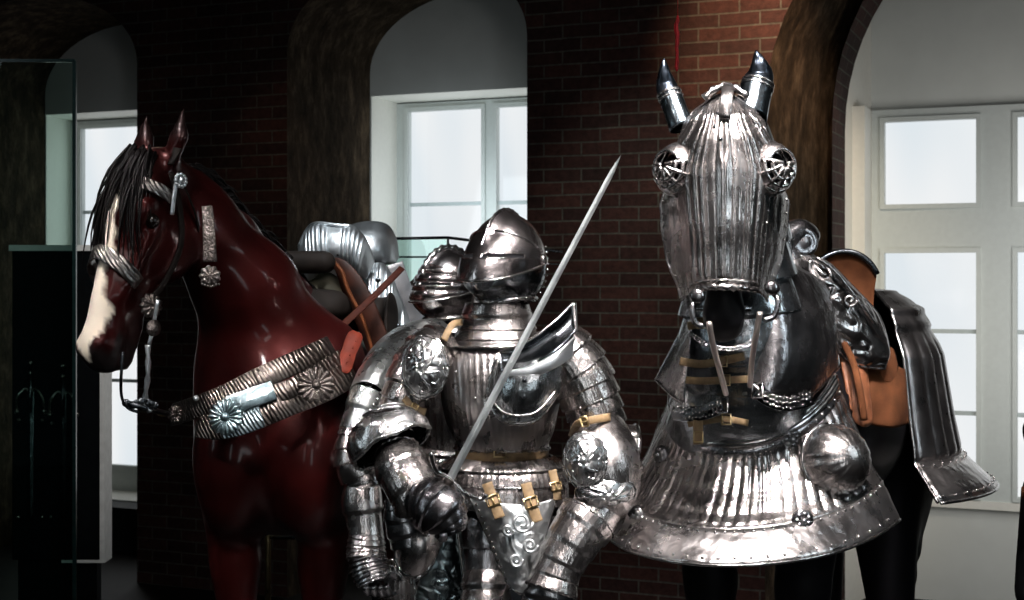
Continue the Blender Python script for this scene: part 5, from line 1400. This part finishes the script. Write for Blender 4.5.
# ================================================================ SHOWCASES AND EDGE FIGURE
GLASS = glassmat('showcase_glass')
GEDGE = plain('green_glass_edge', (.010, .030, .028), .2, bump=0)
PALE = plain('pale_grey_trim', (.75, .77, .76), .5, bump=0, var=.1)
BLKP = plain('black_display_panel', (.003, .004, .005), .7, bump=0, spec=.06)
# left: tall glass showcase, corner edge near x = 75
gl = empty('glass_showcase', P(30, 700, 5.6), 'tall frameless glass showcase at the far left around the black sword panel', 'showcase')
x1 = P(75, 0, 5.6).x; x0 = -3.1; zt_ = P(75, 61, 5.6).z
mb = MB(); mb.box((x0, 5.60, FZ+.10), (x1, 5.608, zt_)); mk('glass_panel', mb, GLASS, gl, smooth=False)
q = lambda z, e: [Vector((x1-e, 5.608, z)), Vector((x1*6.9/5.6-e, 6.9, z))]
mb = MB(); mb.loft([[*q(FZ+.10, 0), *q(FZ+.10, .008)[::-1]], [*q(zt_, 0), *q(zt_, .008)[::-1]]]); mk('glass_panel', mb, GLASS, gl, smooth=False)
mb = MB(); mb.box((x1-.010, 5.598, FZ+.10), (x1+.004, 5.612, zt_)); mk('corner_edge', mb, GEDGE, gl, smooth=False)
mb = MB(); mb.box((x0, 5.598, zt_-.004), (x1, 5.612, zt_+.008)); mk('top_edge', mb, GEDGE, gl, smooth=False)
mb = MB(); mb.box((x0, 5.55, FZ), (x1, 6.95, FZ+.10)); mk('showcase_base', mb, BLKP, gl, smooth=False, bevel=.005)
pn = empty('sword_display_panel', P(55, 620, 6.4), 'black display panel with a pale rim inside the left showcase', 'display panel')
Yp = 6.3; a = P(12, 250, Yp); b = P(100, 560, Yp)
mb = MB(); mb.box((a.x, Yp, b.z), (b.x, Yp+.10, a.z)); mk('panel_body', mb, BLKP, pn, smooth=False, bevel=.004)
mb = MB(); mb.box((a.x-.01, Yp-.012, a.z-.004), (b.x+.02, Yp+.11, a.z+.022)); mb.box((b.x, Yp-.004, b.z), (b.x+.022, Yp+.11, a.z)); mb.box((a.x+.22, Yp-.004, b.z-.012), (b.x+.022, Yp+.11, b.z)); mk('pale_rim', mb, PALE, pn, smooth=False)
mb = MB(); mb.box((a.x+.02, Yp+.02, FZ+.10), (b.x-.02, Yp+.09, b.z)); mk('panel_foot', mb, BLKP, pn, smooth=False)
def dagger(x, ytop, lab, w):
    s = empty('sword', P(x, 540, Yp-.05), lab, 'sword'); Y = Yp-.045
    DS = bpy.data.materials['dark_display_steel'] if 'dark_display_steel' in bpy.data.materials else steel('dark_display_steel', base=(.35, .33, .3), rough=.25)
    mb = MB(); c = P(x, ytop, Y); mb.ball(c, .014, 10, 8); mb.ball(c-Vector((0, 0, .045)), .010, 10, 6); mk('pommel', mb, DS, s)
    mb = MB(); mb.tube([c-Vector((0, 0, .05)), c-Vector((0, 0, .22))], .011, 8, twist=200); mk('grip', mb, BLACKM, s)
    zc = P(x, ytop+29, Y)
    mb = MB(); mb.tube(cv([zc+Vector((-w, 0, -.07)), zc+Vector((-w*.9, -.01, -.02)), zc+Vector((-w*.4, 0, .015)), zc, zc+Vector((w*.4, 0, .015)), zc+Vector((w*.9, -.01, -.02)), zc+Vector((w, 0, -.07))], 24), .008, 8)
    for q in (-1, 1): mb.ball(zc+Vector((q*w, 0, -.085)), .014, 8, 6); mb.ball(zc+Vector((q*w*.85, 0, -.125)), .010, 8, 6)
    mk('crossguard', mb, DS, s)
    mb = MB(); bz = P(x, 520, Y); e = [zc, bz.lerp(zc, .05), bz]; rings = []
    for p, ww in zip(e, (.016, .010, .001)): rings.append([p+Vector((ww, 0, 0)), p+Vector((0, -.004, 0)), p+Vector((-ww, 0, 0)), p+Vector((0, .004, 0))])
    mb.loft(rings); mk('blade', mb, BLACKM, s, angle=20)
    for q, z in ((-1, 517), (1, 517)):
        mb = MB(); p = P(x+q*12, z, Yp-.02); mb.ball(p, .010, 8, 6); mb.tube([p, p+Vector((0, .03, 0))], .005, 6); mk('mount_pin', mb, DS, s)
dagger(30.5, 363, 'dark sword with drooping guard mounted left on the black showcase panel', .060)
dagger(63, 366, 'dark sword mounted right on the black showcase panel beside the glass edge', .058)
# showcase behind the armours: only its top rails show
gc2 = empty('glass_showcase', P(430, 560, 6.2), 'glass showcase with dark metal top rails behind the two armours', 'showcase')
Ya, Yb = 6.12, 6.6; xl = P(372, 0, Ya).x; xm = P(448, 0, Ya).x; zt2 = P(430, 239, Ya).z; zb2 = P(430, 257, Ya).z
def rail(mb, p, q, r): mb.tube([p, q], r, 6)
mb = MB(); rail(mb, Vector((xl, Ya, zt2)), Vector((xm, Ya, zt2+.006)), .0065); rail(mb, Vector((xm, Ya, zt2+.006)), Vector((xm+.50, Ya+.25, zt2-.05)), .0065); rail(mb, Vector((xm, Ya, zt2)), Vector((xm, Ya, FZ+.5)), .005); mk('top_rail', mb, BLACKM, gc2)
mb = MB(); rail(mb, Vector((xl, Ya, zb2)), Vector((xm, Ya, zb2)), .004); rail(mb, Vector((xm, Ya, zb2)), Vector((xm+.5, Ya+.25, zb2-.03)), .004); mk('glass_seam', mb, GEDGE, gc2)
mb = MB(); mb.box((xl, Ya, FZ+.9), (xm, Ya+.006, zt2)); mk('glass_panel', mb, GLASS, gc2, smooth=False)
mb = MB(); mb.box((xl, Ya-.02, FZ), (xm+.5, Ya+.5, FZ+.9)); mk('showcase_base', mb, BLKP, gc2, smooth=False, bevel=.005)
# low barrier rail seen between the bay horse's forelegs
bar = empty('barrier_rail', P(272, 640, 5.9), 'low dark rail with a brass end behind the bay horse legs', 'rail')
mb = MB(); mb.tube([P(270, 537, 6.6), P(345, 537, 6.6)], .012, 8); mk('rail_tube', mb, BLACKM, bar)
mb = MB(); e = P(268, 530, 6.6); mb.tube([Vector((e.x, e.y, FZ)), e, e+Vector((0, 0, .02))], .014, 8); mb.ball(e+Vector((0, 0, .03)), .02, 8, 6); mk('post', mb, BRASS, bar)
# red cord hanging before the brick pier
mb = MB(); rr = random.Random(2); pts = [P(677+rr.uniform(-.8, .8), 16+i*4.6, 5.2) for i in range(13)]
mb.tube(pts, [.004]+[.006+.003*rr.random() for _ in range(11)]+[.004], 6)
top = pts[0]; mb.tube([Vector((top.x, top.y, CEIL)), top], .0012, 5)
tag(mk('red_cord', mb, plain('red_cord_fibre', (.45, .01, .015), .7, bump=0)), 'thin red cord hanging in front of the brick wall above the steel horse mask', 'cord')
# figure cut by the right edge
ff = empty('costume_mannequin', P(1060, 755, 4.9), 'mannequin in black coat with brown cuff at the right picture edge', 'mannequin')
pvv = lambda px_, py, Y: tuple(P(px_, py, Y))
mk('coat', sdf_mesh([cap_(pvv(1078, 300, 4.9), pvv(1076, 560, 4.9), .14, .16, .05), cap_(pvv(1064, 340, 4.9), pvv(1038, 430, 4.85), .05, .045, .03), cap_(pvv(1038, 430, 4.85), pvv(1038, 492, 4.75), .045, .035, .03),
     cap_(pvv(1053, 500, 4.9), pvv(1054, 590, 4.9), .10, .13, .06), cap_(pvv(1048, 540, 4.85), pvv(1042, 560, 4.85), .045, .05, .03), cap_(pvv(1058, 590, 4.9), pvv(1058, 740, 4.9), .06, .05, .04), cap_(pvv(1096, 590, 4.9), pvv(1098, 740, 4.9), .06, .05, .04), ell_(pvv(1076, 235, 4.9), (.08, .09, .11), .02), cap_(pvv(1076, 235, 4.9), pvv(1076, 300, 4.9), .05, .05, .02)], h=.015), CLOTH, ff)
mb = MB(); mb.tube([P(1037, 488, 4.75), P(1037, 499, 4.74)], [.050, .052], 16); mk('brown_cuff', mb, SUEDE, ff)
fingers(ff, P(1037, 503, 4.73), (0, 0, -1), (0, -1, 0), (-1, 0, 0), 1.0, curl=.8, mat=DKLEA)
# ================================================================ CAMERA / LIGHT
cam = bpy.data.cameras.new('camera'); co = bpy.data.objects.new('camera', cam); COL.objects.link(co)
co.location = (0, 0, CZ); co.rotation_euler = (PI/2, 0, 0)
cam.lens = 50; cam.sensor_width = 36; cam.sensor_fit = 'HORIZONTAL'; cam.shift_y = -20/1024
cam.dof.use_dof = True; cam.dof.focus_distance = 4.15; cam.dof.aperture_fstop = 7.0
sc.camera = co
w = bpy.data.worlds.new('world'); sc.world = w; w.use_nodes = True
w.node_tree.nodes['Background'].inputs[0].default_value = (.45, .75, .85, 1); w.node_tree.nodes['Background'].inputs[1].default_value = .008
def area(loc, tgt, power, sx, sy=None, col=(1, 1, 1), spread=180):
    l = bpy.data.lights.new('area_light', 'AREA'); l.energy = power; l.color = col; l.shape = 'RECTANGLE'; l.size = sx; l.size_y = sy or sx
    l.spread = R(spread)
    o = bpy.data.objects.new('key_or_added_light', l); COL.objects.link(o); o.location = loc  # used for the keys and for lamps added without a known fixture
    d = Vector(tgt)-Vector(loc); o.rotation_euler = d.to_track_quat('-Z', 'Y').to_euler(); return o
def spot(loc, tgt, power, ang, blend=.6, size=.05, col=(1, 1, 1)):
    l = bpy.data.lights.new('spot_light', 'SPOT'); l.energy = power; l.color = col; l.spot_size = R(ang); l.spot_blend = blend; l.shadow_soft_size = size
    o = bpy.data.objects.new('track_or_added_spot', l); COL.objects.link(o); o.location = loc
    d = Vector(tgt)-Vector(loc); o.rotation_euler = d.to_track_quat('-Z', 'Y').to_euler(); return o
WARM = (1, .93, .91)
area((.2, 1.5, 4.2), (0.2, 4.2, 1.2), 13, 1.5, .3, WARM, 90)          # strip lamp added under the ceiling for streaks on the steel
area((.35, 2.3, 4.3), (0.2, 4.2, 1.3), 25, .35, .35, WARM, 40)
area((1.0, 2.1, 4.4), (.72, 3.75, 1.75), 25, .4, .4, WARM, 38)
area((-1.3, 1.6, 2.9), tuple(P(262, 455, 4.3)), .8, .15, .15, WARM, 22)  # added lamp for a crisp highlight on the bay horse's chest
area((1.8, -3.0, 1.5), (.6, 4, 1.4), 9, .55, 2.4, (.88, .96, 1), 120)  # added lamp in place of an unseen window, streaks the neck steel
area((-.9, -3.0, 1.9), (.4, 4, 1.4), 4, .4, 2.0, (.88, .96, 1), 120)  # second window stand-in, added for highlights on the front armour
area((.5, -1.4, 3.2), (.3, 4, 1.4), 6, 1.4, .5, WARM, 110)
area((-.4, 3.3, 4.3), tuple(P(345, 250, 5.0)), 2.8, .25, .25, (.92, .97, 1), 24)           # lamp added to brighten the bay horse's saddle plates
area((-2.4, 3.0, 4.2), (-1.08, 4.1, 1.7), 2.5, .2, .2, WARM, 24)
area((3.2, 2.2, 2.6), (.6, 4.0, 1.2), 6, .25, 1.8, (.78, .92, 1), 120)  # side strip added for cool reflections in the metal
area((-3.4, 2.4, 2.3), (.0, 4.2, 1.2), 2.2, .25, 1.6, (.8, .93, 1), 120)  # strip added on the left, gives the plates teal reflections
area((2.3, 3.3, 4.2), (1.5, 5.2, 1.4), 7, .3, .3, WARM, 40)  # lamp added because the crupper came out dark
# wall wash spots, then lamps added inside the niches to lighten their white walls
spot((1.1, 5.2, 4.4), tuple(W(.74, 0, 2.95)), 1200, 20, 1, .1, (1, .62, .38))
spot((-1.2, 6.8, 4.3), tuple(W(-2.3, 0, 2.4)), 40, 18, 1, .1, (1, .70, .5))
spot((1.6, 5.2, 4.3), tuple(W(.95, .6, 1.9)), 360, 34, 1, .1, (1, .85, .65))
spot((.2, 5.2, 4.3), tuple(W(.15, 0, 1.8)), 270, 28, 1, .1, (1, .95, .85))
area(tuple(W(-1.5, .95, 2.0)), tuple(W(-1.7, 2.5, 2.6)), 5.5, .8, .8, (.85, .95, 1))
area(tuple(W(2.6, .1, 1.35)), tuple(W(2.4, 2.0, 1.2)), 19, 1.4, 1.8, (1, .98, .94))
area(tuple(W(-4.2, .95, 2.0)), tuple(W(-4.4, 2.5, 2.4)), 1.1, .8, .8, (.85, .95, 1))
spot((-.6, 5.2, 2.6), (-2.1, 6.35, 1.2), 65, 45, 1, .05, (1, .95, .9))  # spot added to light the pale panel rim and the hilts
vs = sc.view_settings; vs.view_transform = 'Standard'; vs.look = 'None'; vs.exposure = 0; vs.gamma = 1; vs.use_curve_mapping = False
sc.cycles.use_denoising = True
sc.cycles.sample_clamp_indirect = 6; sc.cycles.max_bounces = 8
